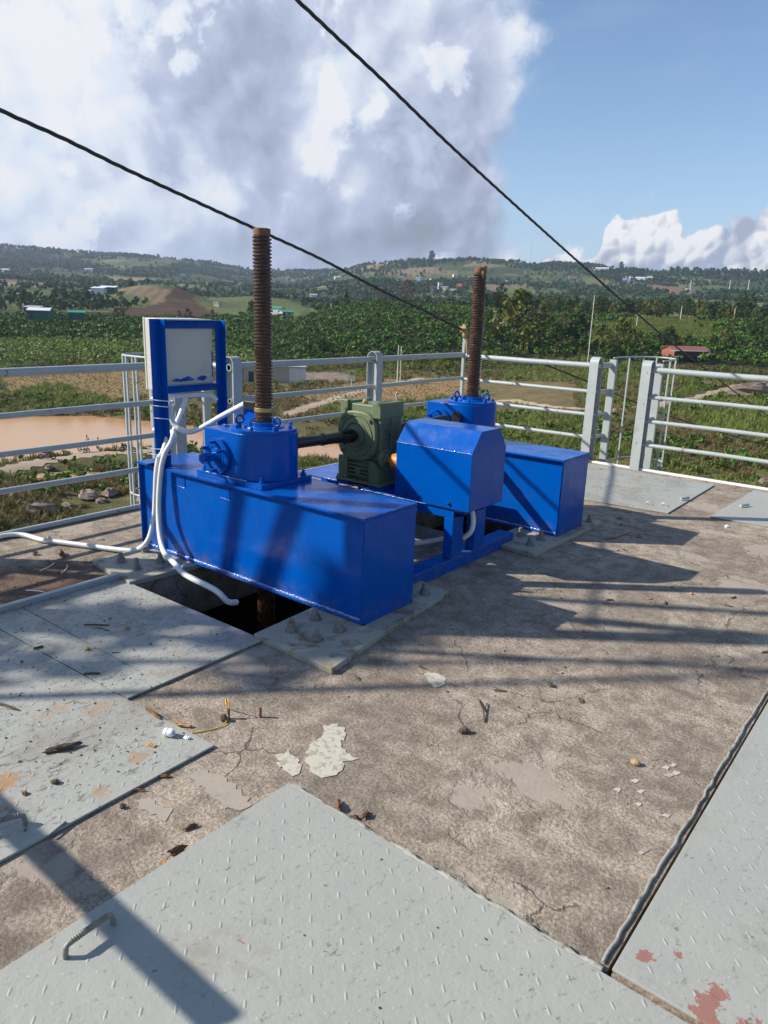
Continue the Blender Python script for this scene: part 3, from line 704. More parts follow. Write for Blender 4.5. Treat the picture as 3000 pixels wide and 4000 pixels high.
# steel rim angle beside the left plates, rim of the right plate
tag(build('steel_rim', MB().box((-3.76, -1.2, 0), (-3.722, 2.25, .042)), 'rail', bevel=.003), kind='structure')
mb = MB()
for (a, b) in (((-.458, 1.56), (-.452, 4.2)),):
    pts = [(a[0]+random.uniform(-.004, .004), a[1]+(b[1]-a[1])*k/60, .004) for k in range(61)]; mb.tube(pts, [.0055+random.uniform(-.001, .0012) for _ in pts], 7)
pts = [(-1.57+1.12*k/50, 1.553-.020*k/50+random.uniform(-.003, .004), .008) for k in range(51)]; mb.tube(pts, [.006+random.uniform(-.003, .005)*(1 if k > 18 else .4) for k in range(51)], 6)
tag(build('rim_mortar', mb, 'grout', smooth=60), kind='structure')
# edge pipe of the platform
tag(build('edge_pipe', MB().tube([(-5.0, -6.5, .022), (-5.0, 7.86, .022)], .021, 10), 'rail', smooth=60), 'pale grey pipe along the left edge of the platform', 'pipe')
tag(build('edge_strip', MB().box((-4.95, 7.86, 0), (6.5, 7.90, .022)), 'pvc', bevel=.003), 'white strip along the far edge of the platform under the railing', 'strip')

# ------------------------------------------------------------------ railing
def post_parts(t, x, y, rot, h=1.165, dp=.135, wd=.10):
    """bent-strip post with round head and a web; local x = along the rail"""
    Rm = Matrix.Rotation(rot, 3, 'Z'); r = dp/2; th = .007
    arch = [(r*math.cos(a), h-r+r*math.sin(a)) for a in np.linspace(0, math.pi, 13)]
    outer = [(r, 0)]+arch+[(-r, 0)]; inner = [(p[0]*(1-th/r), (p[1]-(h-r))*(1-th/r)+h-r if p[1] > h-r else p[1]) for p in outer]
    n = len(outer); V = []
    for xx in (-wd/2, wd/2):
        for p in outer: V.append((xx, p[0], p[1]))
        for p in inner: V.append((xx, p[0], p[1]))
    F = []
    for i in range(n-1):
        F += [(i, i+1, 2*n+i+1, 2*n+i), (n+i+1, n+i, 3*n+i, 3*n+i+1), (i+1, i, n+i, n+i+1), (2*n+i, 2*n+i+1, 3*n+i+1, 3*n+i)]
    F += [(0, 2*n, 3*n, n), (n-1, 2*n-1, 4*n-1, 3*n-1)]
    def tr(v): q = Rm @ Vector(v); return (q.x+x, q.y+y, q.z)
    mb = MB().add([tr(v) for v in V], F)
    build('post_strip', mb, 'rail', t, smooth=40)
    web = [(-r+th, 0), (r-th, 0)]+[((r-th)*math.cos(a), h-r+(r-th)*math.sin(a)) for a in np.linspace(0, math.pi, 11)]
    mb = MB().prism(web, 'x', -.004, .004); mb.v = [tr(v) for v in mb.v]
    build('post_web', mb, 'rail', t)
RZ = (1.07, .785, .53, .275); RR = (.030, .021, .021, .021)
def railing(label, origin, posts, rails, rot, along, fixed, dz=0):
    t = thing('railing', label, 'railing', origin)
    for p in posts: post_parts(t, *((p, fixed) if along == 'x' else (fixed, p)), rot)
    for a, b in rails:
        for z, r in zip(RZ, RR):
            z += dz
            P = [(a, fixed, z), (b, fixed, z)] if along == 'x' else [(fixed, a, z), (fixed, b, z)]
            n = max(2, int(abs(b-a)/.7)); pts = [Vector(P[0]).lerp(Vector(P[1]), k/n) for k in range(n+1)]
            for k in range(1, n): pts[k] += Vector((0, 0, random.uniform(-.004, .004)))
            build('rail_pipe', MB().tube(pts, r, 14), 'rail', t, smooth=60)
    return t
LX, RYY = -5.0, 7.9
ra = railing('left grey pipe railing with the end post beside the cabinet', (LX, 0, 0), [3.62, 1.55, -.6, -2.7], [(-6.4, 3.62)], R_(90), 'y', LX, .045)
for z, r in zip(RZ, RR): build('stub_pipe', MB().tube([(LX, 3.62, z), (LX-.27, 3.62, z)], r, 12), 'rail', ra, smooth=60)
build('stub_post', MB().box((LX-.30, 3.585, -.25), (LX-.26, 3.655, 1.12)), 'rail', ra, bevel=.004)
rb = railing('back grey pipe railing whose end post has open pipe mouths', (LX, 4.22, 0), [4.22, 6.16], [(4.222, 7.88)], R_(90), 'y', LX, .012)
for z, r in zip(RZ, RR):
    if z > .7:
        c = LX; build('pipe_mouth', MB().lathe([(r*1.05, 4.180), (r*1.05, 4.222), (r*.78, 4.222), (r*.78, 4.180)], (LX, 0, z), 'y', 16), 'rail', rb, smooth=40)
        build('pipe_bore', MB().lathe([(r*.77, 4.19), (r*.77, 4.21)], (LX, 0, z), 'y', 16), 'bark', rb)
for z, r in zip(RZ, RR): build('stub_pipe', MB().tube([(LX, 4.22, z), (LX-.27, 4.20, z)], r, 12), 'rail', rb, smooth=60)
build('stub_post', MB().box((LX-.30, 4.115, -.25), (LX-.26, 4.185, 1.12)), 'rail', rb, bevel=.004)
build('corner_bar', MB().box((LX-.018, 7.885, 0), (LX+.018, 7.92, 1.33)), 'rail', rb, bevel=.003)
rc = railing('sunlit grey pipe railing from the platform corner to the post behind the far blue beam', (-3.28, RYY, 0), [-3.275], [(-4.98, -3.277)], 0, 'x', RYY)
for z, r in zip(RZ, RR): build('stub_pipe', MB().tube([(-3.275, RYY, z), (-3.225, RYY+.30, z)], r, 12), 'rail', rc, smooth=60)
build('stub_post', MB().box((-3.245, RYY+.29, -.3), (-3.165, RYY+.335, 1.13)), 'rail', rc, bevel=.004)
rd = railing('sunlit grey pipe railing running out of the photo on the right', (-2.70, RYY, 0), [-2.70, -.55, 1.6, 3.75, 5.9], [(-2.698, 6.4)], 0, 'x', RYY)
for z, r in zip(RZ, RR): build('stub_pipe', MB().tube([(-2.70, RYY, z), (-2.69, RYY+.30, z)], r, 12), 'rail', rd, smooth=60)
build('stub_post', MB().box((-2.72, RYY+.29, -.3), (-2.645, RYY+.335, 1.12)), 'rail', rd, bevel=.004)
def cage(label, side):
    t = thing('ladder_cage', label, 'ladder cage', (-5.3, 3.85, 0) if side == 'l' else (-2.95, 8.2, 0))
    if side == 'r': ring = [(-3.21, 8.22), (-3.20, 8.5), (-3.13, 8.82), (-2.93, 8.95), (-2.72, 8.82), (-2.66, 8.5), (-2.66, 8.22)]
    else: ring = [(-5.28, 3.60), (-5.5, 3.585), (-5.66, 3.60), (-5.76, 3.70), (-5.76, 4.02), (-5.66, 4.13), (-5.5, 4.16), (-5.28, 4.16)]
    for z in (1.15, -.05, -1.1, -2.2): build('hoop', MB().tube(bez([(x, y, z) for x, y in ring], 5), .009, 8), 'rail', t, smooth=60)
    pts = bez([(x, y, 0) for x, y in ring], 5); idx = (7, 11, 14, 18, 21, 26) if side == 'r' else (4, 8, 12, 16, 21, 26)
    for i in idx:
        p = pts[min(i, len(pts)-1)]; build('upright_bar', MB().box((p.x-.008, p.y-.008, -2.3), (p.x+.008, p.y+.008, 1.15)), 'rail', t)
    return t
cage('safety cage of thin bars beyond the left railing near the control cabinet', 'l'); cage('safety cage of thin bars beyond the gap in the sunlit railing', 'r')

# ------------------------------------------------------------------ hoist beams
def add_bolt(mb, x, y, z, r=.025, h=.027, sr=.0145, sh=.060, tilt=0):
    a = [(r*math.cos(math.pi*k/3+tilt), r*math.sin(math.pi*k/3+tilt)) for k in range(6)]
    mb.prism([(x+p, y+q) for p, q in a], 'z', z, z+h); mb.lathe([(r*1.45, 0), (r*1.45, .004)], (x, y, z-.0005), 'z', 16); mb.lathe([(sr, h), (sr, sh-.003), (sr*.85, sh)], (x, y, z), 'z', 12)
def weld(mb, a, b, r=.007, n=90, seed=1):
    rg = random.Random(seed); A = Vector(a); B = Vector(b)
    pts = [A.lerp(B, k/n)+Vector((0, rg.uniform(-.0015, .0015), rg.uniform(-.002, .002))) for k in range(n+1)]
    mb.tube(pts, [r*(1+rg.uniform(-.45, .45)) for _ in pts], 6)
def beam(label):
    X0, X1, Y0, Y1 = -4.12, -2.205, 2.665, 3.115
    t = thing('hoist_beam', label, 'steel beam', (X0, Y0, .03))
    build('web_plate', MB().box((X0+.012, 2.700, .032), (X1-.010, 2.708, .586)), 'blue', t, bevel=.002)
    build('web_plate', MB().box((X0+.012, 3.085, .032), (X1-.010, 3.093, .586)), 'blue', t, bevel=.002)
    build('top_plate', MB().prism([(X0, Y0), (-4.0, Y0), (-4.0, 2.742), (-3.822, 2.742), (-3.822, Y0), (X1, Y0), (X1, Y1), (X0, Y1)], 'z', .588, .603), 'blue', t, bevel=.002)
    build('bottom_flange', MB().box((X0, 2.680, .032), (X1, 2.6985, .046)), 'blue', t, bevel=.002)
    build('bottom_flange', MB().box((X0, 3.0955, .032), (X1, 3.112, .046)), 'blue', t, bevel=.002)
    build('end_plate', MB().box((X1-.009, 2.676, .032), (X1, 3.106, .587)), 'blue', t, bevel=.002)
    build('end_plate', MB().box((X0, 2.676, .048), (X0+.008, 3.106, .587)), 'blue', t, bevel=.002)
    mb = MB(); weld(mb, (X0+.02, 2.6955, .049), (X1-.02, 2.6955, .049), .0075, 240); build('weld_bead', mb, 'weld', t, smooth=80)
    mb = MB(); weld(mb, (X1+.001, 2.68, .6), (X1+.001, 3.1, .6), .004, 40, 5); weld(mb, (X1-.01, 2.672, .05), (X1-.01, 2.672, .587), .003, 40, 6); build('weld_bead', mb, 'blue', t, smooth=80)
    for x in (-3.71, -3.29): build('cleat', MB().tube([(x-.045, 2.698, .50), (x+.045, 2.698, .497), (x+.045, 2.698, .57)], .0022, 6).lump((x-.045, 2.698, .50), (.004,)*3, 3), 'blue', t)
    build('stiffener', MB().box((-3.965, 2.688, .05), (-3.955, 2.70, .586)), 'blue', t)
    return t
b1 = beam('long blue box beam nearest the camera, over the open pit')
b2 = copy_tree(b1, (-4.12+.04, 2.665+2.16, .03), 'long blue box beam farther away, behind the motor cover')
def base_plate(poly, bolts, label, z=.03):
    t = thing('base_plate', label, 'steel plate', (poly[0][0], poly[0][1], 0))
    build('steel_sheet', MB().prism(poly, 'z', .0, z), 'base', t, bevel=.003)
    for i, (x, y) in enumerate(bolts):
        mb = MB(); add_bolt(mb, x, y, z, tilt=i*.7, sh=.058+.006*(i % 3)); build('anchor_bolt', mb, 'bolt', t)
    return t
base_plate([(-4.085, 2.29), (-3.597, 2.235), (-3.56, 2.66), (-3.56, 3.45), (-4.1, 3.45)], [(-3.994, 2.607), (-3.747, 2.553), (-3.751, 2.387), (-3.937, 2.399), (-3.85, 3.3)], 'grey base plate with four rusty anchor bolts beside the white conduits')
base_plate([(-2.546, 2.248), (-2.012, 2.233), (-2.085, 2.70), (-2.151, 3.394), (-2.60, 3.45)], [(-2.448, 2.582), (-2.431, 2.396), (-2.257, 2.556), (-2.267, 2.402), (-2.235, 3.264)], 'grey base plate with four anchor bolts at the near corner of the near beam')
base_plate([(-2.109, 4.374), (-2.50, 4.40), (-2.52, 5.56), (-2.095, 5.50)], [(-2.386, 4.692), (-2.221, 4.522), (-2.224, 4.693), (-2.16, 5.40)], 'grey base plate with three visible bolts under the far blue beam')
base_plate([(-4.07, 4.45), (-3.56, 4.45), (-3.56, 5.6), (-4.07, 5.6)], [(-3.9, 4.6), (-3.7, 4.6)], 'grey base plate hidden under the left end of the far beam')

# ------------------------------------------------------------------ lead screws
def lead_screw(x, y, ztop, zbot, label, pitch=.0187, ro=.0525, ri=.0435, seg=26):
    t = thing('lead_screw', label, 'screw', (x, y, zbot)); nt = int((ztop-.045-zbot)/pitch)
    prof = [(0, ri), (.18, ri), (.30, ro), (.72, ro), (.84, ri)]; V = []; k5 = len(prof)
    for j in range(nt):
        for ph, r in prof:
            for k in range(seg+1):
                a = 2*math.pi*k/seg; V.append((x+r*math.cos(a), y+r*math.sin(a), zbot+(j+ph+k/seg)*pitch))
    n = seg+1; F = [(i*n+k, i*n+k+1, (i+1)*n+k+1, (i+1)*n+k) for i in range(nt*k5-1) for k in range(seg)]
    build('thread', MB().add(V, F), 'rust', t, smooth=50, fix=False)
    build('core_end', MB().lathe([(ri-.002, zbot), (ri-.002, ztop-.012), (ro-.006, ztop-.036), (ro-.005, ztop-.004), (ro-.012, ztop)], (x, y, 0), 'z', 28), 'capr', t, smooth=40)
    return t
SL, SR = (-3.168, 2.90), (-3.10, 5.065)
lead_screw(*SL, 1.997, -1.1, 'tall rusty threaded screw rising from the near blue gearbox')
lead_screw(*SR, 1.922, -.6, 'rusty threaded screw rising from the far blue gearbox')
mb = MB().lathe([(.0535, 1.005), (.0555, 1.007), (.0555, 1.027), (.0535, 1.029)], (SL[0], SL[1], 0), 'z', 28); tag(build('pipe_clamp', mb, 'brass', smooth=30), 'yellowish metal band clamped round the foot of the near screw', 'clamp')
mb = MB()
for k in range(7): mb.lump((SR[0]+random.uniform(-.04, .04), SR[1]+random.uniform(-.04, .04), 1.925+random.uniform(-.004, .008)), (.016, .014, .007), k)
mb.lump((SR[0]+.045, SR[1]-.03, 1.88), (.012, .012, .03), 9)
tag(build('grease_scraps', mb, 'capr'), 'orange scraps of rust and grease on top of the far screw', 'scraps')

# ------------------------------------------------------------------ blue gearboxes
def gearbox(label):
    cx, cy = SL; t = thing('screw_gearbox', label, 'gearbox', (cx, cy, .604))
    build('foot_plate', MB().box((-3.545, 2.70, .604), (-2.975, 3.10, .633)), 'blue', t, bevel=.002)
    arc = [(cx+.197*math.cos(a), cy+.195*math.sin(a)) for a in np.linspace(-math.pi/2, math.pi/2, 60)]
    body = [(-3.47, 2.70+.005)]+[(p[0], p[1]) for p in arc]+[(-3.47, 3.095)]
    build('housing', MB().prism(body, 'z', .633, .898), 'blue', t, bevel=.004, smooth=40)
    build('top_cover', MB().lathe([(.190, .898), (.190, .914), (.186, .917), (.118, .917), (.112, .926), (.090, .928), (.088, .950), (.080, .952)], (cx, cy, 0), 'z', 48), 'blue', t, smooth=40)
    build('grease_ring', MB().lathe([(.074, .951), (.076, .958), (.058, .960)], (cx, cy, 0), 'z', 24), 'black', t, smooth=60)
    for k in range(8):
        a = 2*math.pi*(k+.5)/8; x, y = cx+.165*math.cos(a), cy+.165*math.sin(a)
        build('cover_bolt', MB().lathe([(.0105, .916), (.0105, .936), (.009, .938)], (x, y, 0), 'z', 10), 'blue', t, smooth=40)
    for x, y, rz in ((-3.235, 2.775, 1.2), (-3.015, 2.855, .25)):
        R3 = Matrix.Rotation(rz, 3, 'Z'); build('eye_bolt', MB().torus((x, y, .966), .0225, .0075, R3).cyl((x, y, .916), (x, y, .946), .011, 12), 'blue', t, smooth=60)
    fx, fz = -3.337, .748
    mb = MB().lathe([(.106, 2.704), (.106, 2.681), (.103, 2.678), (.092, 2.678), (.091, 2.6755), (.082, 2.6755), (.081, 2.678), (.070, 2.678), (.069, 2.675), (.060, 2.675), (.059, 2.678), (.048, 2.678), (.047, 2.672), (.036, 2.672), (.034, 2.664)], (fx, 0, fz), 'y', 40)
    build('input_flange', mb, 'blue', t, smooth=30)
    for k in range(6):
        a = math.pi/6+math.pi/3*k; x, z = fx+.083*math.cos(a), fz+.083*math.sin(a)
        build('flange_screw', MB().lathe([(.0105, 2.68), (.0105, 2.655)], (x, 0, z), 'y', 12).lathe([(.0115, 2.656), (.0115, 2.640), (.006, 2.640), (.006, 2.648)], (x, 0, z), 'y', 12), 'blue', t, smooth=40)
    sq = [(fx+.030*math.cos(math.pi/6+math.pi/3*k), fz+.030*math.sin(math.pi/6+math.pi/3*k)) for k in range(6)]
    build('input_shaft', MB().prism(sq, 'y', 2.578, 2.640).lathe([(.024, 2.64), (.024, 2.67)], (fx, 0, fz), 'y', 16), 'blue', t, bevel=.002)
    for x, y in ((-3.51, 2.735), (-3.012, 2.735), (-3.51, 3.065), (-3.012, 3.065)):
        mb = MB(); add_bolt(mb, x, y, .633, .016, .016, .009, .034); build('foot_bolt', mb, 'blue', t)
    mb = MB(); weld(mb, (-3.46, 2.699, .636), (-3.1, 2.699, .636), .004, 60, 12); build('weld_bead', mb, 'weld', t, smooth=80)
    return t
g1 = gearbox('round blue gearbox on the near beam with six-bolt side flange and eye bolts')
copy_tree(g1, (SR[0], SR[1], .604), 'round blue gearbox on the far beam, partly behind the motor cover')
# limit-switch bracket
t = thing('switch_bracket', 'blue trapezoid bracket carrying a black limit switch on the near gearbox', 'bracket', (-3.30, 2.93, .9))
build('bracket_plate', MB().prism([(-3.385, .899), (-3.225, .899), (-3.245, 1.028), (-3.365, 1.028)], 'y', 2.925, 2.931).box((-3.385, 2.915, .899), (-3.225, 2.96, .905)), 'blue', t, bevel=.001)
build('limit_switch', MB().box((-3.345, 2.90, 1.005), (-3.25, 2.923, 1.050)), 'black', t, bevel=.003)
build('switch_lever', MB().cyl((-3.25, 2.912, 1.035), (-3.20, 2.905, 1.03), .006, 8).cyl((-3.20, 2.905, 1.03), (-3.21, 2.895, 1.00), .010, 10).cyl((-3.225, 2.905, 1.04), (-3.22, 2.892, 1.015), .012, 12), 'bolt', t)
build('pointer', MB().lump((-3.43, 2.83, .903), (.03, .018, .006), 4), 'blue', t)

# ------------------------------------------------------------------ motor stand
t = thing('motor_stand', 'blue welded stand between the two beams carrying the green gearbox and motor cover', 'stand', (-3.0, 3.95, 0))
build('table_plate', MB().box((-3.78, 3.775, .408), (-2.83, 4.62, .420)), 'blue', t, bevel=.002)
build('table_plate', MB().box((-2.825, 3.75, .412), (-2.38, 4.13, .420)), 'blue', t, bevel=.002)
build('side_channel', MB().box((-3.78, 3.742, .350), (-2.372, 3.748, .405)).box((-3.78, 3.748, .350), (-2.372, 3.775, .356)), 'blue', t, bevel=.001)
build('side_channel', MB().box((-3.78, 4.112, .350), (-2.372, 4.134, .405)), 'blue', t, bevel=.001)
build('end_channel', MB().box((-2.378, 3.862, .352), (-2.372, 4.006, .405)), 'blue', t, bevel=.001)
for x0, x1 in ((-2.436, -2.369), (-3.75, -3.68)):
    for y0, y1 in ((3.737, 3.862), (4.008, 4.136)): build('leg', MB().box((x0, y0, .082), (x1, y1, .349)), 'blue', t, bevel=.003)
build('foot_bar', MB().box((-2.49, 3.12, 0), (-2.372, 4.56, .081)), 'blue', t, bevel=.003)
build('foot_bar', MB().box((-3.79, 3.45, 0), (-3.67, 4.44, .081)), 'blue', t, bevel=.003)
mb = MB(); weld(mb, (-3.49, 3.773, .421), (-3.03, 3.773, .421), .005, 70, 3); build('weld_bead', mb, 'weld', t, smooth=80)
for x in (-3.33, -3.03):
    build('support_block', MB().box((x-.01, 3.725, .421), (x+.085, 4.0, .452)), 'blue', t, bevel=.002)
build('bracket_tab', MB().box((-3.70, 4.3, .421), (-3.45, 4.34, .45)), 'blue', t, bevel=.002)
# motor cover
t = thing('motor_cover', 'blue folded sheet cover with sloping shoulders over the motor', 'motor cover', (-2.535, 3.925, .41))
prof = [(3.722, .416), (4.13, .416), (4.13, .775), (4.035, .905), (3.82, .905), (3.722, .777)]
prof = [prof[0], prof[1], prof[2], prof[3], prof[4], prof[5]]
shell = MB().prism(prof, 'x', -2.822, -2.252)
build('cover_shell', shell, 'blue', t, bevel=.004)
mb = MB(); weld(mb, (-2.82, 3.7215, .778), (-2.254, 3.7215, .778), .0022, 60, 8)
for k in range(14): mb.lump((-2.81+random.random()**1.6*.55, 3.7205, .7785), (.003,)*3, k)
build('shoulder_seam', mb, 'weld', t, smooth=80)
for x, z in ((-2.735, .452), (-2.395, .447)): build('cover_screw', MB().lathe([(.009, 3.723), (.009, 3.712), (.004, 3.708)], (x, 0, z), 'y', 8), 'black', t)
# ------------------------------------------------------------------ green worm gearbox
gx, gy, gz = -3.15, 3.70, .778
t = thing('worm_gearbox', 'green cast iron worm gearbox with round bolted cover and finned base', 'gearbox', (gx, gy+.12, .455))
build('foot_flange', MB().box((-3.335, 3.712, .453), (-2.945, 3.995, .472)), 'green', t, bevel=.004)
build('lower_case', MB().prism([(-3.315, .472), (-3.315, .625), (-3.235, .625), (-3.235, .472)], 'y', 3.716, 3.98).prism([(-3.045, .472), (-3.045, .618), (-3.015, .618), (-2.965, .56), (-2.965, .472)], 'y', 3.716, 3.98).box((-3.234, 3.75, .472), (-3.046, 3.978, .64)), 'green', t, bevel=.004)
for k in range(5): build('louvre_rib', MB().box((-3.234, 3.722, .498+.026*k), (-3.046, 3.75, .506+.026*k), Matrix.Rotation(-.25, 3, 'X')), 'green', t, bevel=.002)
build('centre_boss', MB().lathe([(.022, 3.75), (.022, 3.718), (.009, 3.717), (.008, 3.73)], (-3.14, 0, .535), 'y', 16), 'green', t, smooth=30)
build('case', MB().prism([(-3.298, .62), (-2.972, .62), (-2.972, .90), (-2.972, 1.0), (-3.045, 1.0), (-3.05, .985), (-3.235, .985), (-3.235, 1.0), (-3.298, 1.0)], 'y', 3.742, 3.968), 'green', t, bevel=.006)
build('corner_block', MB().box((-3.312, 3.722, .905), (-3.245, 3.76, 1.006)), 'green', t, bevel=.005)
build('corner_block', MB().box((-3.035, 3.722, .905), (-2.962, 3.972, 1.006)), 'green', t, bevel=.005)
def sqc(r, n, e=2.9): return [(gx+r*(abs(math.cos(a))**(2/e))*(1 if math.cos(a) > 0 else -1), gz+r*.985*(abs(math.sin(a))**(2/e))*(1 if math.sin(a) > 0 else -1)) for a in [2*math.pi*k/n for k in range(n)]]
build('cover_disc', MB().prism(sqc(.166, 56), 'y', 3.704, 3.741), 'green', t, bevel=.008, smooth=40)
build('cover_ring', MB().lathe([(.140, 3.705), (.138, 3.698), (.131, 3.698), (.128, 3.703), (.100, 3.701), (.097, 3.694), (.090, 3.692), (.086, 3.700), (.078, 3.701), (.074, 3.690), (.050, 3.686)], (gx, 0, gz), 'y', 48), 'green', t, smooth=40)
for a in (45, 135, 225, 315):
    x, z = gx+.163*math.cos(R_(a)), gz+.158*math.sin(R_(a)); build('cover_bolt', MB().prism([(x+.013*math.cos(math.pi/3*k), z+.013*math.sin(math.pi/3*k)) for k in range(6)], 'y', 3.690, 3.705), 'green', t, bevel=.001)
for c0 in (3.765, 3.865):
    for k in range(7): build('side_rib', MB().box((-2.971, c0, .672+.033*k), (-2.962, c0+.075, .677+.033*k)), 'green', t, bevel=.001)
build('side_spine', MB().box((-2.971, 3.846, .63), (-2.960, 3.858, .90)), 'green', t, bevel=.002)
build('worm_flange', MB().lathe([(.068, -2.966), (.068, -2.948), (.040, -2.944), (.036, -2.925)], (0, 3.785, .637), 'x', 30), 'green', t, smooth=35)
for a in (30, 90, 150, 210, 270, 330): build('worm_flange_lug', MB().box((-2.948, 3.785+.058*math.cos(R_(a))-.008, .637+.058*math.sin(R_(a))-.012), (-2.935, 3.785+.058*math.cos(R_(a))+.008, .637+.058*math.sin(R_(a))+.012), Matrix.Rotation(R_(a), 3, 'X')), 'green', t, bevel=.001)
build('breather_plug', MB().lathe([(.020, .986), (.020, .996), (.016, .997)], (-3.16, 3.80, 0), 'z', 14), 'bolt', t, smooth=40)
build('breather_cap', MB().lathe([(.014, .997), (.015, 1.006), (.010, 1.010)], (-3.16, 3.80, 0), 'z', 14), 'yellow', t, smooth=40)
build('lifting_eye', MB().tube(bez([(-3.0, 3.94, 1.004), (-3.0, 3.94, 1.03), (-3.012, 3.94, 1.05), (-2.995, 3.94, 1.062)], 5), .0065, 8), 'base', t, smooth=60)
for x, y in ((-3.325, 3.735), (-2.985, 3.735), (-2.985, 3.975)): build('foot_bolt', MB().prism([(x+.016*math.cos(math.pi/3*k), y+.016*math.sin(math.pi/3*k)) for k in range(6)], 'z', .472, .486), 'bolt', t, bevel=.001)
tag(build('shaft_coupling', MB().lathe([(.020, -2.935), (.020, -2.905), (.044, -2.895), (.052, -2.87), (.055, -2.822)], (0, 3.785, .637), 'x', 32), 'orange', smooth=50), 'orange round coupling between the green gearbox and the motor cover', 'coupling')
# cardan shafts
def cardan(a, b, label, jt):
    A, B = Vector(a), Vector(b); D = (B-A).normalized(); t = thing('drive_shaft', label, 'drive shaft', a)
    rm = D.to_track_quat('Y', 'Z').to_matrix(); L = (B-A).length
    def W_(p): return rm @ Vector(p)+A
    def pr(mb): mb.v = [tuple(W_(p)) for p in mb.v]; return mb
    build('tube', pr(MB().lathe([(.030, .02), (.034, .03), (.034, L*.42), (.039, L*.43), (.039, L*.46), (.036, L*.47), (.036, L-.15)], (0, 0, 0), 'y', 24)), 'black', t, smooth=35)
    for s0 in jt:
        for sg, ax in ((-1, 'x'), (1, 'z')):
            y0 = s0+sg*.045
            mb = MB().lathe([(.036, min(y0, y0+sg*.012)), (.036, max(y0, y0+sg*.012))], (0, 0, 0), 'y', 20)
            for q in (-1, 1):
                lo, hi = sorted((y0, s0-sg*.020)); c = q*.034
                if ax == 'x': mb.box((c-.009, lo, -.019), (c+.009, hi, .019))
                else: mb.box((-.019, lo, c-.009), (.019, hi, c+.009))
            build('yoke', pr(mb), 'black', t, bevel=.004)
        build('cross', pr(MB().cyl((-.05, s0, 0), (.05, s0, 0), .012, 12).cyl((0, s0, -.05), (0, s0, .05), .012, 12)), 'black', t)
    build('end_flange', pr(MB().lathe([(.045, L-.03), (.045, L-.012), (.030, L-.01), (.030, L+.03)], (0, 0, 0), 'y', 24)), 'black', t, smooth=35)
    build('end_flange', pr(MB().lathe([(.024, -.02), (.036, 0), (.036, .02)], (0, 0, 0), 'y', 24)), 'black', t, smooth=35)
cardan((-3.10, 3.085, .808), (-3.148, 3.665, .782), 'black universal-joint shaft from the near blue gearbox to the green gearbox', (.50,))
cardan((-3.148, 4.0, .778), (-3.10, 4.87, .80), 'black drive shaft running from the green gearbox to the far gearbox', (.09,))

# ------------------------------------------------------------------ control cabinet
t = thing('cabinet_stand', 'blue steel channel frame holding the control cabinet on the near beam', 'stand', (-3.9, 2.75, .6))
build('post', MB().box((-3.915, 2.672, .50), (-3.909, 2.7395, 1.497)).box((-3.915, 2.740, .50), (-3.858, 2.746, 1.497)), 'blue', t, bevel=.001)
build('post', MB().box((-3.917, 3.165, .56), (-3.911, 3.215, 1.49)).box((-3.911, 3.209, .56), (-3.868, 3.215, 1.49)), 'blue', t, bevel=.001)
build('top_rail', MB().box((-3.917, 2.747, 1.440), (-3.9115, 3.163, 1.4915)).box((-3.911, 2.747, 1.485), (-3.870, 3.163, 1.4915)), 'blue', t, bevel=.001)
build('bottom_rail', MB().box((-3.917, 2.747, 1.046), (-3.9115, 3.163, 1.096)).box((-3.911, 2.747, 1.090), (-3.870, 3.163, 1.096)), 'blue', t, bevel=.001)
t = thing('control_cabinet', 'cream steel control cabinet seen from behind, blue paint smears along its lower edge', 'electrical cabinet', (-4.0, 2.95, 1.04))
build('cabinet_box', MB().box((-4.125, 2.785, 1.052), (-3.925, 3.150, 1.497)), 'cream', t, bevel=.004)
build('cabinet_door', MB().box((-4.145, 2.783, 1.050), (-4.128, 3.152, 1.499)), 'cream', t, bevel=.004)
mb = MB(); rg = random.Random(4)
for k in range(26):
    y = 2.85+.24*rg.random(); z = 1.115+.022*rg.random(); w = rg.uniform(.01, .035); h = rg.uniform(.003, .008)
    q = [(y-w, z), (y-w*.4, z+h), (y+w*.6, z+h*.8), (y+w, z-h*.2), (y+w*.3, z-h), (y-w*.6, z-h*.7)]
    o = len(mb.v); mb.add([(-3.9238+.00004*k, a+c*0, c) for a, c in q], [(0, 1, 2, 3, 4, 5)])
mb.box((-3.9245, 3.140, 1.13), (-3.9230, 3.147, 1.30))
build('paint_smear', mb, 'blue', t, fix=False)

# ------------------------------------------------------------------ white conduits
def conduit(label, pts, r=.0165, ribs=None, n=12):
    p = bez(pts, n)
    if ribs:
        q = []; rr = []; L = 0
        for i in range(len(p)-1):
            seg = (p[i+1]-p[i]).length; m_ = max(1, int(seg/.0028))
            for k in range(m_): q.append(p[i].lerp(p[i+1], k/m_)); rr.append(r*(1.05 if (len(q) % 2) else .93))
        q.append(p[-1]); rr.append(r); mb = MB().tube(q, rr, 12)
    else: mb = MB().tube(p, r, 14)
    return tag(build('conduit', mb, 'pvc', smooth=75), label, 'conduit')
def k5(x, y): return (520+x*380/1528, 1700+y*380/1528)
YP = 2.70
lp = [aty(*k5(625, -60), YP-.005), aty(*k5(632, 0), YP-.03), aty(*k5(600, 110), YP-.035), aty(*k5(505, 280), YP-.035), aty(*k5(445, 500), YP-.045), aty(*k5(410, 860), YP-.06), aty(*k5(400, 1250), YP-.08), aty(*k5(425, 1600), YP-.12), aty(*k5(495, 1850), YP-.17), aty(*k5(640, 2000), YP-.22), aty(*k5(820, 2190), YP-.27), aty(840, 2305, 2.42), aty(890, 2350, 2.46), aty(925, 2353, 2.52)]
conduit('white ribbed conduit hanging down the front of the near beam into the pit', lp, .0165, True)
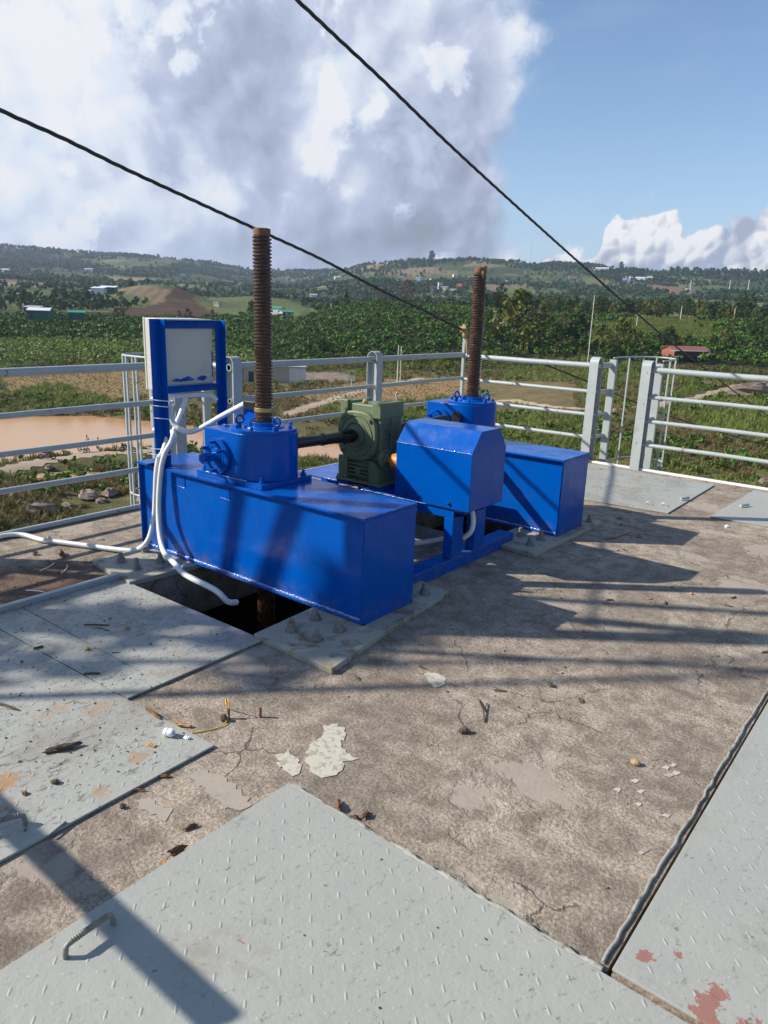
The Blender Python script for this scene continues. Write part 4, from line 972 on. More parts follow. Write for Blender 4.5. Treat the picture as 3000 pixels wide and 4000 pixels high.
lp = [aty(*k5(560, -40), 2.78), aty(*k5(470, 260), YP-.02), aty(*k5(400, 370), YP-.02), aty(*k5(365, 600), YP-.03), aty(*k5(350, 950), YP-.03), aty(*k5(330, 1280), YP-.04), aty(*k5(270, 1560), YP-.06), aty(*k5(180, 1720), YP-.10), at(528, 2148, .035), at(470, 2148, .024), at(330, 2130, .022), at(180, 2112, .022), at(0, 2096, .022), (-5.0+.35, 1.2, .022), (-4.5, -.5, .022)]
conduit('white conduit curving down from the near beam and along the floor to the left', lp, .0165, True)
def ka(x, y): return (540+x*420/1659, 1200+y*420/1659)
lp = [aty(*ka(500, 1440), 2.79), aty(*ka(495, 1600), 2.79), aty(*ka(530, 1760), 2.80), aty(*ka(610, 1860), 2.81), aty(*ka(760, 1925), 2.83), aty(*ka(930, 1880), 2.85), aty(*ka(1120, 1780), 2.88), aty(*ka(1290, 1680), 2.90), (-3.345, 2.912, 1.03)]
conduit('white conduit sagging from the cabinet post to the limit switch', lp, .0165, True)
conduit('white bent conduit below the cabinet leaning down to the post', [aty(*ka(745, 1375), 2.95), aty(*ka(700, 1520), 2.92), aty(*ka(640, 1680), 2.88), aty(*ka(590, 1800), 2.84), aty(*ka(545, 1950), 2.80), aty(*ka(530, 2100), 2.77)], .016)
conduit('white conduit lying level under the cabinet bottom', [(-3.97, 2.80, 1.03), (-3.95, 2.9, 1.022), (-3.93, 3.02, 1.022), (-3.90, 3.10, 1.014), (-3.89, 3.14, .98)], .017)
conduit('white conduit loop hanging under the motor cover', [(-2.36, 3.90, .42), (-2.34, 3.905, .38), (-2.325, 3.905, .31), (-2.335, 3.90, .24), (-2.38, 3.89, .19)], .0165)
conduit('white conduit lying on the floor behind the near beam', [at(1560, 2128, .05), at(1627, 2122, .07), at(1690, 2112, .09), at(1735, 2103, .10)], .0165)
mb = MB()
for z in (aty(*ka(300, 1440), 2.69)[2], aty(*ka(300, 1528), 2.69)[2], aty(*ka(300, 1715), 2.69)[2], aty(*k5(500, 240), 2.67)[2], aty(*k5(500, 330), 2.67)[2]):
    o_ = .035 if z < .8 else 0
    mb.tube([(-3.922, 2.667-o_, z+.004), (-3.885, 2.690-o_, z+.001), (-3.851, 2.733-o_*.6, z-.003), (-3.851, 2.752, z-.003), (-3.920, 2.752, z+.003), (-3.922, 2.667-o_, z+.004)], .0030, 6).lump((-3.925, 2.664-o_, z+.005), (.006, .006, .005), 3)
tag(build('cable_ties', mb, 'tie'), 'white nylon ties wrapped round the cabinet post', 'cable ties')
for x, y, z in ((-4.01, 2.74, aty(*ka(245, 1420), 2.74)[2]), (-4.01, 2.74, aty(*ka(280, 1900), 2.74)[2])):
    tag(build('white_conduit', MB().lump((x, y, z), (.016, .014, .016), 2, n=10, rough=.05), 'pvc', smooth=80), 'white rounded conduit end beside the cabinet post, %s one' % ('upper' if z > .95 else 'lower'), 'conduit end')

# ------------------------------------------------------------------ overhead cables
def twisted(label, pts, R=.0085, strands=3, pitch=.42, seg=40, n=6):
    P = bez(pts, seg); mb = MB(); L = [0]
    for i in range(1, len(P)): L.append(L[-1]+(P[i]-P[i-1]).length)
    tot = L[-1]; N = int(tot/.035); s = np.linspace(0, tot, N); PP = np.stack([np.interp(s, L, [p[k] for p in P]) for k in range(3)], 1)
    for st in range(strands):
        pts2 = []
        for i in range(N):
            a = Vector(PP[max(i-1, 0)]); b = Vector(PP[min(i+1, N-1)]); t = (b-a).normalized(); u = t.cross(Vector((0, 0, 1))).normalized(); w = t.cross(u)
            ph = 2*math.pi*(s[i]/pitch+st/strands); pts2.append(Vector(PP[i])+(u*math.cos(ph)+w*math.sin(ph))*R*.7)
        mb.tube(pts2, R, n)
    return tag(build('overhead_cable', mb, 'cable', smooth=80), label, 'cable')
XC = -5.26
c1 = [atx(px, py, XC) for px, py in ((0, 430), (245, 540), (490, 660), (760, 785), (1022, 905), (1260, 1015), (1500, 1140), (1660, 1215))]
P0 = Vector(c1[0]); D0 = (Vector(c1[0])-Vector(c1[2])).normalized()
knot = (-5.02, 7.90, 1.375)
far1 = [tuple(np.array([0, 0, EYE])+np.array(ray(px, py))*t_) for px, py, t_ in ((2090, 1408, 11.5), (2330, 1505, 14), (2572, 1609, 17), (2800, 1685, 20), (3000, 1745, 23), (3400, 1880, 30))]
twisted('black twisted cable crossing behind the near screw to the knotted rag at the railing corner', [tuple(P0+D0*((P0.y-.50)/-D0.y)), tuple(P0+D0*(.5*(P0.y-.50)/-D0.y))]+c1+[knot]+far1, .0095)
c2 = [tuple(np.array([0, 0, EYE])+np.array(ray(px, py))*t_) for px, py, t_ in ((800, -330, 3.6), (1160, 0, 4.3), (1320, 150, 4.7), (1500, 318, 5.1), (1750, 560, 5.9), (2000, 790, 6.9), (2250, 1015, 8.2), (2500, 1235, 10), (2700, 1400, 12), (3000, 1625, 17), (3300, 1830, 24))]
twisted('black twisted cable sloping across the sky to the lower right', c2, .0075)
t = thing('knotted_rag', 'tan rag knotted round the cable at the railing corner', 'rag', knot)
build('knot', MB().lump((knot[0]+.01, knot[1]-.02, knot[2]+.01), (.05, .04, .055), 5, n=10, rough=.35).lump((knot[0]+.045, knot[1]-.03, knot[2]-.05), (.035, .03, .05), 6, n=9, rough=.35), 'cloth', t, smooth=50)
build('rag_tail', MB().tube(bez([(knot[0]+.03, knot[1]-.03, knot[2]-.05), (knot[0]+.07, knot[1]-.02, knot[2]-.14), (knot[0]+.085, knot[1]-.02, knot[2]-.26), (knot[0]+.10, knot[1], knot[2]-.36)], 5), [.022]*8+[.016]*8, 7), 'cloth', t, smooth=40)

# ------------------------------------------------------------------ unseen things added outside the frame to shade floor and beam
t = thing('shadow_pole', 'unseen grey steel pole added at the left railing to cast a shadow', 'pole', (-5.15, .44, 0))  # added unseen pole, its shadow darkens the near beam's right end
build('shaft', MB().tube([(-5.15, .44, 0), (-5.15, .44, 6.0)], [.085, .05], 16), 'rail', t, smooth=60)
build('shadow_pole_arm', MB().tube(bez([(-5.15, .36, 6.0), (-5.0, .30, 6.4), (-4.3, -.1, 6.6)], 8), .03, 8), 'rail', t, smooth=60)
tag(build('shadow_rail', MB().tube([(-4.9, -.10, 1.02), (-2.30, -.12, 1.02)], .036, 12).cyl((-3.6, -.11, 0), (-3.6, -.11, 1.0), .036, 12), 'rail', smooth=60), 'unseen grey handrail left of the viewpoint', 'shadow_rail')  # added unseen bar, casts the shadow band on the foreground plates
for nm, x, y in (('a', -5.3, -1.15), ('b', -5.3, -.45)):
    pass
for k, (x3, y3, sl_, r_) in enumerate(((-6.50, .10, .24, .040), (-6.07, .10, .43, .050), (-6.42, -1.50, -.29, .026), (-6.95, -1.62, -.20, .022), (-6.0, -.55, .10, .024))):  # leaning stems added out of view to cast soft streaks on beam and floor
    zz = [-17.5, -8, -2, 1.5, 4.0, 6.2, 7.4+.4*k]; pts = [(x3+sl_*(max(z, -2)-3.3)+(.03*sl_*(z+2) if z < -2 else 0), y3, z) for z in zz]
    t = thing('shadow_bamboo', ('thickest', 'steepest leaning', 'thin', 'thinnest', 'short')[k]+' unseen bamboo stem added beside the left railing for its shadow', 'bamboo', pts[0])
    build('stem', MB().tube(pts, [r_*1.2]*3+[r_]*2+[r_*.8, r_*.3], 8), 'trunk', t, smooth=60)
    rg = np.random.default_rng(k); 

# ------------------------------------------------------------------ debris on the platform
def rz(a): return Matrix.Rotation(a, 3, 'Z')
def pc(x, y): return (x*1100/1659, 2200+y*1100/1659)     # crop coordinates used while reading the photograph
def chip(name, label, cat, pos, size, mat, ang=0, seed=1, n=8, rough=.35, smooth=None, group=None):
    x, y, z = pos; o = build(name, MB().lump((x, y, z+size[2]*.85), size, seed, rz(ang), n, rough), mat, loc=(x, y, z), smooth=smooth); return tag(o, label, cat, group)
PZ = .012
chip('bark_chunk', 'long grey rotten wood chunk on the rusty chequer plate', 'wood', at(*pc(368, 1100), PZ), (.062, .013, .012), 'barkg', 1.15, 3, 9)
chip('bark_chunk', 'small dark wood chunk below the long one on the rusty plate', 'wood', at(*pc(325, 1295), PZ), (.015, .011, .008), 'barkg', .5, 4)
chip('nut_shell', 'small brown nut beside the long wood chunk', 'nut', at(*pc(303, 1118), PZ), (.007,)*3, 'bark', 0, 5)
chip('nut_shell', 'brown nut at the left edge of the rusty plate', 'nut', at(*pc(147, 1362), PZ), (.010, .009, .006), 'bark', 0, 6)
chip('dry_leaf', 'curled tan leaf scrap between the gland and the wood chunk', 'leaf', at(*pc(888, 1075), PZ), (.024, .011, .004), 'leafd', .3, 7, 9, .6)
chip('dry_leaf', 'tan leaf scrap at the notch edge of the concrete', 'leaf', at(*pc(1060, 955), .004), (.036, .014, .006), 'leafd', .6, 8, 9, .6)
chip('walnut_shell', 'ribbed nut shell in the middle of the pit cover plate', 'nut', at(*pc(752, 390), PZ), (.017, .013, .010), 'nut', .4, 9, 10, .15)
chip('walnut_shell', 'ribbed nut shell by the seam of the pit cover plate', 'nut', at(*pc(515, 512), PZ), (.015, .012, .009), 'nut', .4, 10, 10, .15)
chip('walnut_shell', 'small nut shell near the twigs on the pit cover', 'nut', at(*pc(647, 330), PZ), (.009, .008, .006), 'nut', .4, 11, 10, .15)
chip('walnut_shell', 'ribbed round nut shell alone on the right of the concrete', 'nut', at(2482, 2988, 0), (.019, .014, .012), 'nut', .2, 12, 11, .12)
chip('seed_pod', 'dark nut in the centre of the concrete', 'nut', at(1815, 2862, 0), (.022, .015, .013), 'barkg', .9, 13)
for (x, y), L, a, th, lab in (((570, 368), .062, .05, .0045, 'thick brown twig on the pit cover plate'), ((607, 392), .045, -.35, .003, 'thin brown twig under the thick one on the pit cover'), ((228, 502), .022, .75, .006, 'dark twig left of the seam'),
        ((545, 655), .034, .15, .005, 'twig near the stone on the plate strip'), ((50, 852), .055, -.4, .006, 'dark twig at the left edge of the photo'), ((905, 895), .05, -.75, .0065, 'rusty curved rod end at the plate edge'),
        ((685, 530), .02, .2, .0025, 'tiny twig near the seam of the pit cover')):
    c = at(*pc(x, y), PZ); v = Vector((math.cos(a+R_(38)), math.sin(a+R_(38)), 0))*L; c = Vector(c)+Vector((0, 0, th))
    tag(build('twig', MB().tube([c-v, c-v*.3+Vector((.002, .003, .001)), c+v*.4, c+v], [th, th*.9, th*1.05, th*.5], 7), 'bark' if 'brown' in lab or 'rusty' in lab else 'barkg', loc=tuple(c)), lab, 'twig')
# cable gland
g0 = Vector(at(*pc(990, 1022), PZ)); t = thing('cable_gland', 'white plastic cable gland lying on the rusty plate', 'cable gland', tuple(g0))
ax = Vector((.8, .25, .12)).normalized(); rm = ax.to_track_quat('Z', 'Y').to_matrix(); c0 = g0+Vector((-.016, 0, .014))
mb = MB().lathe([(.0165, 0), (.0165, .012), (.0135, .013), (.0135, .018), (.0165, .019), (.0165, .030), (.012, .038), (.0075, .038), (.0075, .028)], (0, 0, 0), 'z', 12)
mb.v = [tuple(rm @ Vector(p)+c0) for p in mb.v]; build('gland_body', mb, 'tie', t, smooth=30)
chip('plastic_nut', 'small white plastic piece beside the cable gland', 'plastic piece', at(*pc(1100, 1035), PZ), (.012, .008, .006), 'tie', .4, 15)
# bark and leaf pieces along the plates
def cc(x, y): return (x*1500/1659, 3000+y*1500/1659)
for i, ((x, y), sz, a, mat, nm, lab) in enumerate([((1462, 178), (.035, .009, .012), -.9, 'bark', 'bark_strip', 'curled bark strip right of the big plate corner'), ((1583, 210), (.019, .008, .01), 1.7, 'bark', 'bark_strip', 'upright bark piece beside the curled strip'),
        ((1530, 222), (.014, .009, .007), .5, 'bark', 'bark_strip', 'small bark bit between the curled strip and the upright piece'), ((822, 262), (.024, .006, .007), 1.3, 'bark', 'bark_strip', 'narrow bark sliver on the concrete between two plates'), ((768, 366), (.024, .009, .012), 1.2, 'bark', 'bark_strip', 'bark piece standing at the edge of the big plate'),
        ((716, 412), (.026, .008, .004), .6, 'leafd', 'dry_leaf', 'reddish leaf lying along the edge of the big plate'), ((530, 172), (.010, .008, .007), 1.2, 'barkg', 'bark_strip', 'tiny wood crumb below the mortar patch'), ((700, 40), (.03, .007, .006), .6, 'bark', 'bark_strip', 'bark shreds along the rusty plate edge'),
        ((580, 100), (.03, .007, .006), .7, 'bark', 'bark_strip', 'dark bark shreds under the rusty plate edge')]):
    chip(nm, lab, 'bark' if nm == 'bark_strip' else 'leaf', at(*cc(x, y), 0.0), sz, mat, a, 20+i, 8, .5)
tag(build('steel_offcut', MB().box((0, 0, 0), (.001, .001, .001)) if False else MB().tube([Vector(at(*cc(212, 295), PZ))+Vector((0, 0, .004)), Vector(at(*cc(285, 236), PZ))+Vector((0, 0, .004))], .0035, 5), 'steel'), 'dark flat metal sliver near the lower handle of the rusty plate', 'metal sliver')
chip('bark_lump', 'orange brown bark lump on the concrete left of the cabinet beam', 'bark', at(243, 2172, 0), (.045, .018, .018), 'bark', -.4, 31, 9, .5)
chip('wood_cube', 'small dark wood cube left of the bark lump', 'wood', at(137, 2168, 0), (.017, .014, .014), 'barkg', .2, 32)
chip('metal_offcut', 'dark flat offcut on the concrete behind the floor conduit', 'offcut', at(393, 2108, 0), (.036, .010, .006), 'steel', .3, 33, 6, .12)
chip('metal_offcut', 'dark flat offcut touching the floor conduit on the left', 'offcut', at(186, 2100, 0), (.04, .008, .006), 'steel', -.3, 34, 6, .12)
for a, b, lab in (((155, 2232), (213, 2198), 'long white plastic strand on the stained concrete'), ((240, 2240), (262, 2205), 'short white plastic strand near the base plate'), ((55, 2082), (62, 2092), 'white wire end at the floor conduit'), ((100, 2305), (188, 2318), 'thin white strand on the leaf stain')):
    A, B = Vector(at(*a, .003)), Vector(at(*b, .003)); tag(build('plastic_strand', MB().tube(bez([A, A.lerp(B, .5)+Vector((.01, .01, .004)), B], 5), .0028, 5), 'tie'), lab, 'plastic strip')
# anchor studs standing in the concrete, yellow string
s1, s2 = Vector(at(893, 2807, 0)), Vector(at(1017, 2802, 0))
for s_, lab in ((s1, 'rusty stud with yellow string standing in the concrete'), (s2, 'short rusty stud standing alone in the concrete')):
    tag(build('steel_stud', MB().tube([s_, s_+Vector((.001, 0, .045))], .0055, 8), 'bark', loc=tuple(s_)), lab, 'stud')
tag(build('yellow_string', MB().tube(bez([Vector(at(740, 2866, .003)), Vector(at(860, 2840, .004)), s1+Vector((0, 0, .02)), s1+Vector((-.012, .01, .075)), Vector(at(884, 2765, .003)), Vector(at(882, 2730, .003))], 8), .0022, 5), 'yellow'), 'yellow string tied to the rusty stud', 'string')
chip('wood_plug', 'dark round plug beside the string stud', 'plug', at(874, 2816, 0), (.017, .014, .016), 'barkg', .2, 35, 9, .15)
# loose bits right of the machine
for i, ((x, y), lab) in enumerate((((2675, 1946), 'grey rebar stub lying on the far cover plate'), ((2908, 1973), 'grey rebar stub at the far right plate'))):
    c = Vector(at(x, y, .03)); tag(build('rebar_stub', MB().tube([c+Vector((-.02, -.05, 0)), c+Vector((.02, .05, 0))], .012, 8), 'rail'), lab, 'rebar')
for i, ((x, y), lab) in enumerate((((2533, 1970), 'small grey handle hook left of the pair on the far plate'), ((2594, 1975), 'small grey handle hook right of the pair on the far plate'))):
    c = Vector(at(x, y, .014)); tag(build('handle_hook', MB().tube(bez([c+Vector((-.03, 0, 0)), c+Vector((-.012, 0, .018)), c+Vector((.012, 0, .018)), c+Vector((.03, 0, 0))], 4), .006, 6), 'rail'), lab, 'hook')
chip('pebble', 'white pebble on the sunlit concrete near the far plate', 'pebble', at(2838, 2060, 0), (.014, .012, .010), 'tie', 0, 36)
chip('pebble', 'dark rusty nut lying alone on the open concrete toward the right plate', 'nut', at(2147, 2678, 0), (.022, .013, .009), 'barkg', -.5, 37)
for i, (x, y) in enumerate([(2452, 2027), (2380, 2345), (2425, 2052), (2455, 2038), (2418, 2027), (2865, 2335), (2410, 2150), (2845, 2368), (2990, 2550), (2700, 2320), (1395, 2650), (1950, 2700), (1380, 2550), (2270, 2740), (1650, 2610), (2540, 2340), (2600, 2357), (2440, 2150)]):
    chip('dry_leaf', 'small dry leaf or seed scattered on the open concrete', 'leaf', at(x, y, 0), (.018+.01*(i % 3)/2, .008, .004), 'leafd' if i % 3 == 0 else 'barkg', i*.9, 50+i, 7, .5, group='small dry leaves scattered on the concrete')
tag(build('twig', MB().tube([Vector(at(1868, 2730, .004)), Vector(at(1888, 2775, .012)), Vector(at(1893, 2820, .004))], .0035, 6).tube([Vector(at(1888, 2775, .012)), Vector(at(1905, 2748, .004))], .0025, 5), 'barkg'), 'forked dark twig in the centre of the concrete', 'twig')
tag(build('twig', MB().tube([Vector(at(2365, 2108, .004)), Vector(at(2410, 2098, .01)), Vector(at(2455, 2085, .004))], .003, 6), 'barkg'), 'thin twig in the shadow of the far beam', 'twig')
# tiny litter nobody could count
mb = MB(); rg = random.Random(99)
for k in range(2000):
    w = rg.random()
    if w < .20: x, y = rg.gauss(-4.1, .35), rg.gauss(1.95, .28)
    elif w < .38: x, y = rg.uniform(-4.0, -2.0), rg.uniform(1.0, 2.24)
    elif w < .55: x, y = rg.uniform(-2.5, -1.2), rg.gauss(3.3, .5)
    else: x, y = rg.uniform(-4.9, 1.0), rg.uniform(.7, 7.7)
    if -3.6 < x < -2.55 and y > 2.2 and y < 3.5: continue
    s = rg.uniform(.0018, .0065)*(1.5 if rg.random() < .12 else 1); z = .014 if (x < -1.95 and y < 2.26 and x > -3.72) or (x > -1.59 and y < 1.55) else .001
    a = rg.random()*6.28; c, s_ = math.cos(a), math.sin(a); e = s*rg.uniform(.3, .7)
    mb.cur = 0 if rg.random() < .65 else 1
    p = [(x+c*s, y+s_*s, z), (x-s_*e, y+c*e, z), (x-c*s, y-s_*s, z), (x+s_*e, y-c*e, z), (x, y, z+s*.7)]
    mb.add(p, [(0, 1, 4), (1, 2, 4), (2, 3, 4), (3, 0, 4)])
tag(build('litter', mb, ['barkg', 'bark'], fix=False), kind='stuff')
# paint splashes and cement skims on the floor
def patch(name, pts, mat, z, label=None, jag=.012, seed=0):
    rg = random.Random(seed); W3 = [Vector(at(*p, z)) for p in pts]; n = len(W3); out = []
    for i in range(n):
        a, b = W3[i], W3[(i+1) % n]; m_ = max(2, int((b-a).length/.016))
        for k in range(m_):
            q = a.lerp(b, k/m_); out.append((q.x+rg.uniform(-jag, jag), q.y+rg.uniform(-jag, jag)))
    c = (sum(p[0] for p in out)/len(out), sum(p[1] for p in out)/len(out)); mb = MB(); mb.add([(*p, z) for p in out], [tuple(range(len(out)))])
    o = build(name, mb, mat, FLOOR, fix=False)
    if label: o['label'] = label
    return o
FLOOR['_o'] = (0, 0, 0)
patch('paint_splash', [(1262, 2838), (1300, 2826), (1345, 2840), (1350, 2875), (1330, 2905), (1360, 2940), (1400, 2960), (1345, 2975), (1322, 3020), (1268, 3040), (1215, 3020), (1195, 2960), (1205, 2905), (1250, 2885)], 'splash', .0025, 'big cream paint splash above the corner of the big plate', .010, 1)
patch('paint_splash', [(1655, 2640), (1668, 2625), (1715, 2630), (1745, 2655), (1738, 2675), (1705, 2685), (1680, 2672)], 'splash', .0025, 'cream paint splash near the middle of the floor', .006, 2)
patch('paint_splash', [(1080, 2950), (1130, 2935), (1165, 2965), (1175, 3010), (1140, 3040), (1100, 3010)], 'splash', .0025, 'thin cream splash left of the big one', .012, 3)
patch('cement_patch', [(735, 3030), (800, 3005), (875, 3040), (950, 3090), (975, 3140), (940, 3165), (880, 3150), (800, 3080)], 'skim', .002, None, .012, 4)
patch('cement_patch', [(520, 3128), (580, 3115), (640, 3150), (672, 3165), (650, 3200), (590, 3185), (545, 3165)], 'skim', .002, None, .012, 5)
for i, (x, y) in enumerate(((2600, 2997), (2628, 2988), (2638, 3020), (2612, 3028), (2480, 3050), (2500, 3090), (2410, 3085), (2490, 3140), (2600, 3185), (2520, 3320), (2505, 3330))):
    patch('paint_splash', [(x-18, y), (x, y-9), (x+20, y-2), (x+6, y+9)], 'splash', .0022, None, .003, 10+i)

# ------------------------------------------------------------------ unseen shade tree beside the platform, crown shaped to shadow the hatches
def leaf_cloud(centres, n, r, size, rg, flat=.7, up=.0):
    """n leaf cards scattered in ellipsoids (x, y, z, radius scale)"""
    C = np.array(centres, float); k = rg.integers(0, len(C), n); d = rg.normal(size=(n, 3)); d /= np.linalg.norm(d, axis=1)[:, None]
    rad = rg.random(n)**.45; P = C[k, :3]+d*(rad*C[k, 3]*r)[:, None]*np.array([1, 1, flat])
    nrm = d*(1-up)+rg.normal(size=(n, 3))*.55+np.array([0, 0, up]); nrm /= np.linalg.norm(nrm, axis=1)[:, None]
    a = np.cross(nrm, rg.normal(size=(n, 3))); a /= np.linalg.norm(a, axis=1)[:, None]; b = np.cross(nrm, a)
    s = size*rg.uniform(.6, 1.4, n)[:, None]; w = s*rg.uniform(.45, .8, n)[:, None]
    V = np.stack([P-a*s, P-b*w*.9+nrm*s*.12, P+a*s, P+b*w*.9+nrm*s*.12], 1).reshape(-1, 3); F = np.arange(4*n).reshape(n, 4); return V, F
def limb_mesh(h, r0, branches, seed, lean=.06, mb=None):
    rg = random.Random(seed); mb = mb or MB(); tips = []
    p = [Vector((math.sin(k*1.1+seed)*lean*h*k/6, math.cos(k*.9+seed)*lean*h*k/6, h*.72*k/6)) for k in range(7)]
    mb.tube(p, [r0*(1-.11*k) for k in range(7)], 7, cap=False)
    for i in range(branches):
        b0 = p[3+i % 4]; a = 2*math.pi*i/branches+rg.random(); L = h*rg.uniform(.22, .38); v = Vector((math.cos(a), math.sin(a), rg.uniform(.35, .9)))*L
        mb.tube([b0, b0+v*.5+Vector((0, 0, -.02*h)), b0+v], [r0*.45, r0*.3, r0*.1], 5, cap=False); tips.append(b0+v)
    return mb, tips, p[-1]
def make_tree(name, label, cat, h, cr, ncard, size, mat, seed, flat=.8, clumps=14, trunk=.25, conic=0, grp=None, low=.35):
    rg = np.random.default_rng(seed); t = thing(name, label, cat, (0, 0, 0), grp)
    mb, tips, top = limb_mesh(h, trunk, 6, seed); build('trunk', mb, 'trunk', t, fix=False, smooth=60)
    cs = []
    for i in range(clumps):
        z = h*(low+(1-low)*(i+.5)/clumps); q = (z/h-low)/(1-low); w = cr*((1-q)**.8*conic+(1-conic)*math.sin(math.pi*min(.97, .22+.72*q)))
        a = i*2.4+rg.random(); rr = w*rg.uniform(.25, .8); cs.append((math.cos(a)*rr, math.sin(a)*rr, z-cr*.12, cr*rg.uniform(.3, .5)*(.45+.55*w/cr)))
    V, F = leaf_cloud(cs, ncard, 1.0, size, rg, flat); me = np_mesh('crown', V, F, mat); o = mesh_obj('crown', me, mat, t); return t
shade = make_tree('shade_tree', 'unseen leafy tree beside the left end of the platform, placed for its shadow', 'tree', 24.2, 1.25, 520, .13, 'treel', 5, .8, 12, .3, low=.88)
shade.location = (-9.3, -3.0, -18)

# ------------------------------------------------------------------ valley vegetation
ALLP = []
def land(az, d): x, y = xy(az, d); return x, y, height(x, y)
def in_patches(x, y):
    r = np.zeros(x.shape, bool)
    for pp in PPOLY: r |= inpoly(x, y, pp)
    return r
PPOLY = [[q[:2] for q in (hit(*p) for p in pts) if q] for pts, c in PATCH]
ROADP = [hit(*p)[:2] for p in ((1130, 1620), (1260, 1575), (1380, 1535), (1500, 1500), (1640, 1478), (1860, 1575), (1990, 1565), (2130, 1585), (2290, 1600), (2520, 1590), (2640, 1568), (2750, 1548), (2870, 1512), (2985, 1502), (0, 1838), (150, 1806), (330, 1780), (480, 1768), (640, 1760))]
def seg_dist(x, y, a, b):
    ax, ay = a; bx, by = b; t = np.clip(((x-ax)*(bx-ax)+(y-ay)*(by-ay))/((bx-ax)**2+(by-ay)**2+1e-9), 0, 1); return np.hypot(x-ax-t*(bx-ax), y-ay-t*(by-ay))
def road_d(x, y):
    r = np.full(x.shape, 1e9)
    for i in (0, 1, 2, 3, 5, 6, 7, 9, 10, 11, 12, 14, 15, 16, 17): r = np.minimum(r, seg_dist(x, y, ROADP[i], ROADP[i+1]))
    return r
KEEP = [(*hit(px, py+dy)[:2], 1.9) for px, py in ((185, 1796), (127, 1784), (328, 1769), (408, 1762), (500, 1768), (342, 1752), (386, 1762)) for dy in (0, 14, 28)]   # spots kept clear for buildings: (x, y, radius)
def clear_of(x, y):
    r = np.ones(x.shape, bool)
    for a, b, q in KEEP: r &= np.hypot(x-a, y-b) > q
    return r
def scatter(n, az0, az1, d0, d1, seed, uniform_d=True):
    rg = np.random.default_rng(seed); az = rg.uniform(az0, az1, n); d = np.sqrt(rg.uniform(d0**2, d1**2, n)) if uniform_d else np.exp(rg.uniform(math.log(d0), math.log(d1), n))
    x, y = xy(az, d); return az, d, x, y, rg
def merge(protos, x, y, z, sc, rot, pick, sz=None):
    """copies of proto card meshes merged into one array pair"""
    VV = []; FF = []; o = 0
    for k, (V, F) in enumerate(protos):
        idx = np.where(pick == k)[0]
        if not len(idx): continue
        c, s = np.cos(rot[idx]), np.sin(rot[idx]); S = sc[idx]; SZ = S if sz is None else sz[idx]
        X = (V[None, :, 0]*c[:, None]-V[None, :, 1]*s[:, None])*S[:, None]+x[idx][:, None]
        Y = (V[None, :, 0]*s[:, None]+V[None, :, 1]*c[:, None])*S[:, None]+y[idx][:, None]
        Z = V[None, :, 2]*SZ[:, None]+z[idx][:, None]; n = len(V)
        VV.append(np.stack([X, Y, Z], -1).reshape(-1, 3)); FF.append((F[None]+(np.arange(len(idx))*n)[:, None, None]+o).reshape(-1, F.shape[1])); o += len(idx)*n
    return np.concatenate(VV), np.concatenate(FF)
def bush_proto(seed, n=44, r=1.0, h=1.0, size=.30, layers=3):
    rg = np.random.default_rng(seed); cs = []
    for i in range(7): a = rg.random()*6.28; q = rg.uniform(.1, .75); cs.append((math.cos(a)*q*r, math.sin(a)*q*r, h*rg.uniform(.35, .85), .42))
    V, F = leaf_cloud(cs, n, r, size, rg, .6, .45); V[:, 2] = np.maximum(V[:, 2], .02); return V, F
def blade_proto(seed, n=16, r=.5, h=1.0, w=.05, droop=.5):
    rg = np.random.default_rng(seed); V = []; F = []
    for i in range(n):
        a = rg.random()*6.28; q = r*rg.random()**.6; bx, by = math.cos(a)*q, math.sin(a)*q; b = rg.random()*6.28; hh = h*rg.uniform(.5, 1.15); o = len(V)
        tx, ty = math.cos(b)*droop*hh, math.sin(b)*droop*hh; px, py = -math.sin(b)*w, math.cos(b)*w
        V += [(bx-px, by-py, -.05), (bx+px, by+py, -.05), (bx+tx*.45+px*.8, by+ty*.45+py*.8, hh*.62), (bx+tx*.45-px*.8, by+ty*.45-py*.8, hh*.62),
              (bx+tx*.45-px*.8, by+ty*.45-py*.8, hh*.62), (bx+tx*.45+px*.8, by+ty*.45+py*.8, hh*.62), (bx+tx+px*.15, by+ty+py*.15, hh), (bx+tx-px*.15, by+ty-py*.15, hh)]
        F += [(o, o+1, o+2, o+3), (o+4, o+5, o+6, o+7)]
    return np.array(V), np.array(F)
BP = [bush_proto(100+i, 84, 1.0, 1.0, .235) for i in range(6)]; GP = [blade_proto(200+i) for i in range(6)]
SB = [bush_proto(300+i, 26, 1.0, 1.1, .26) for i in range(5)]

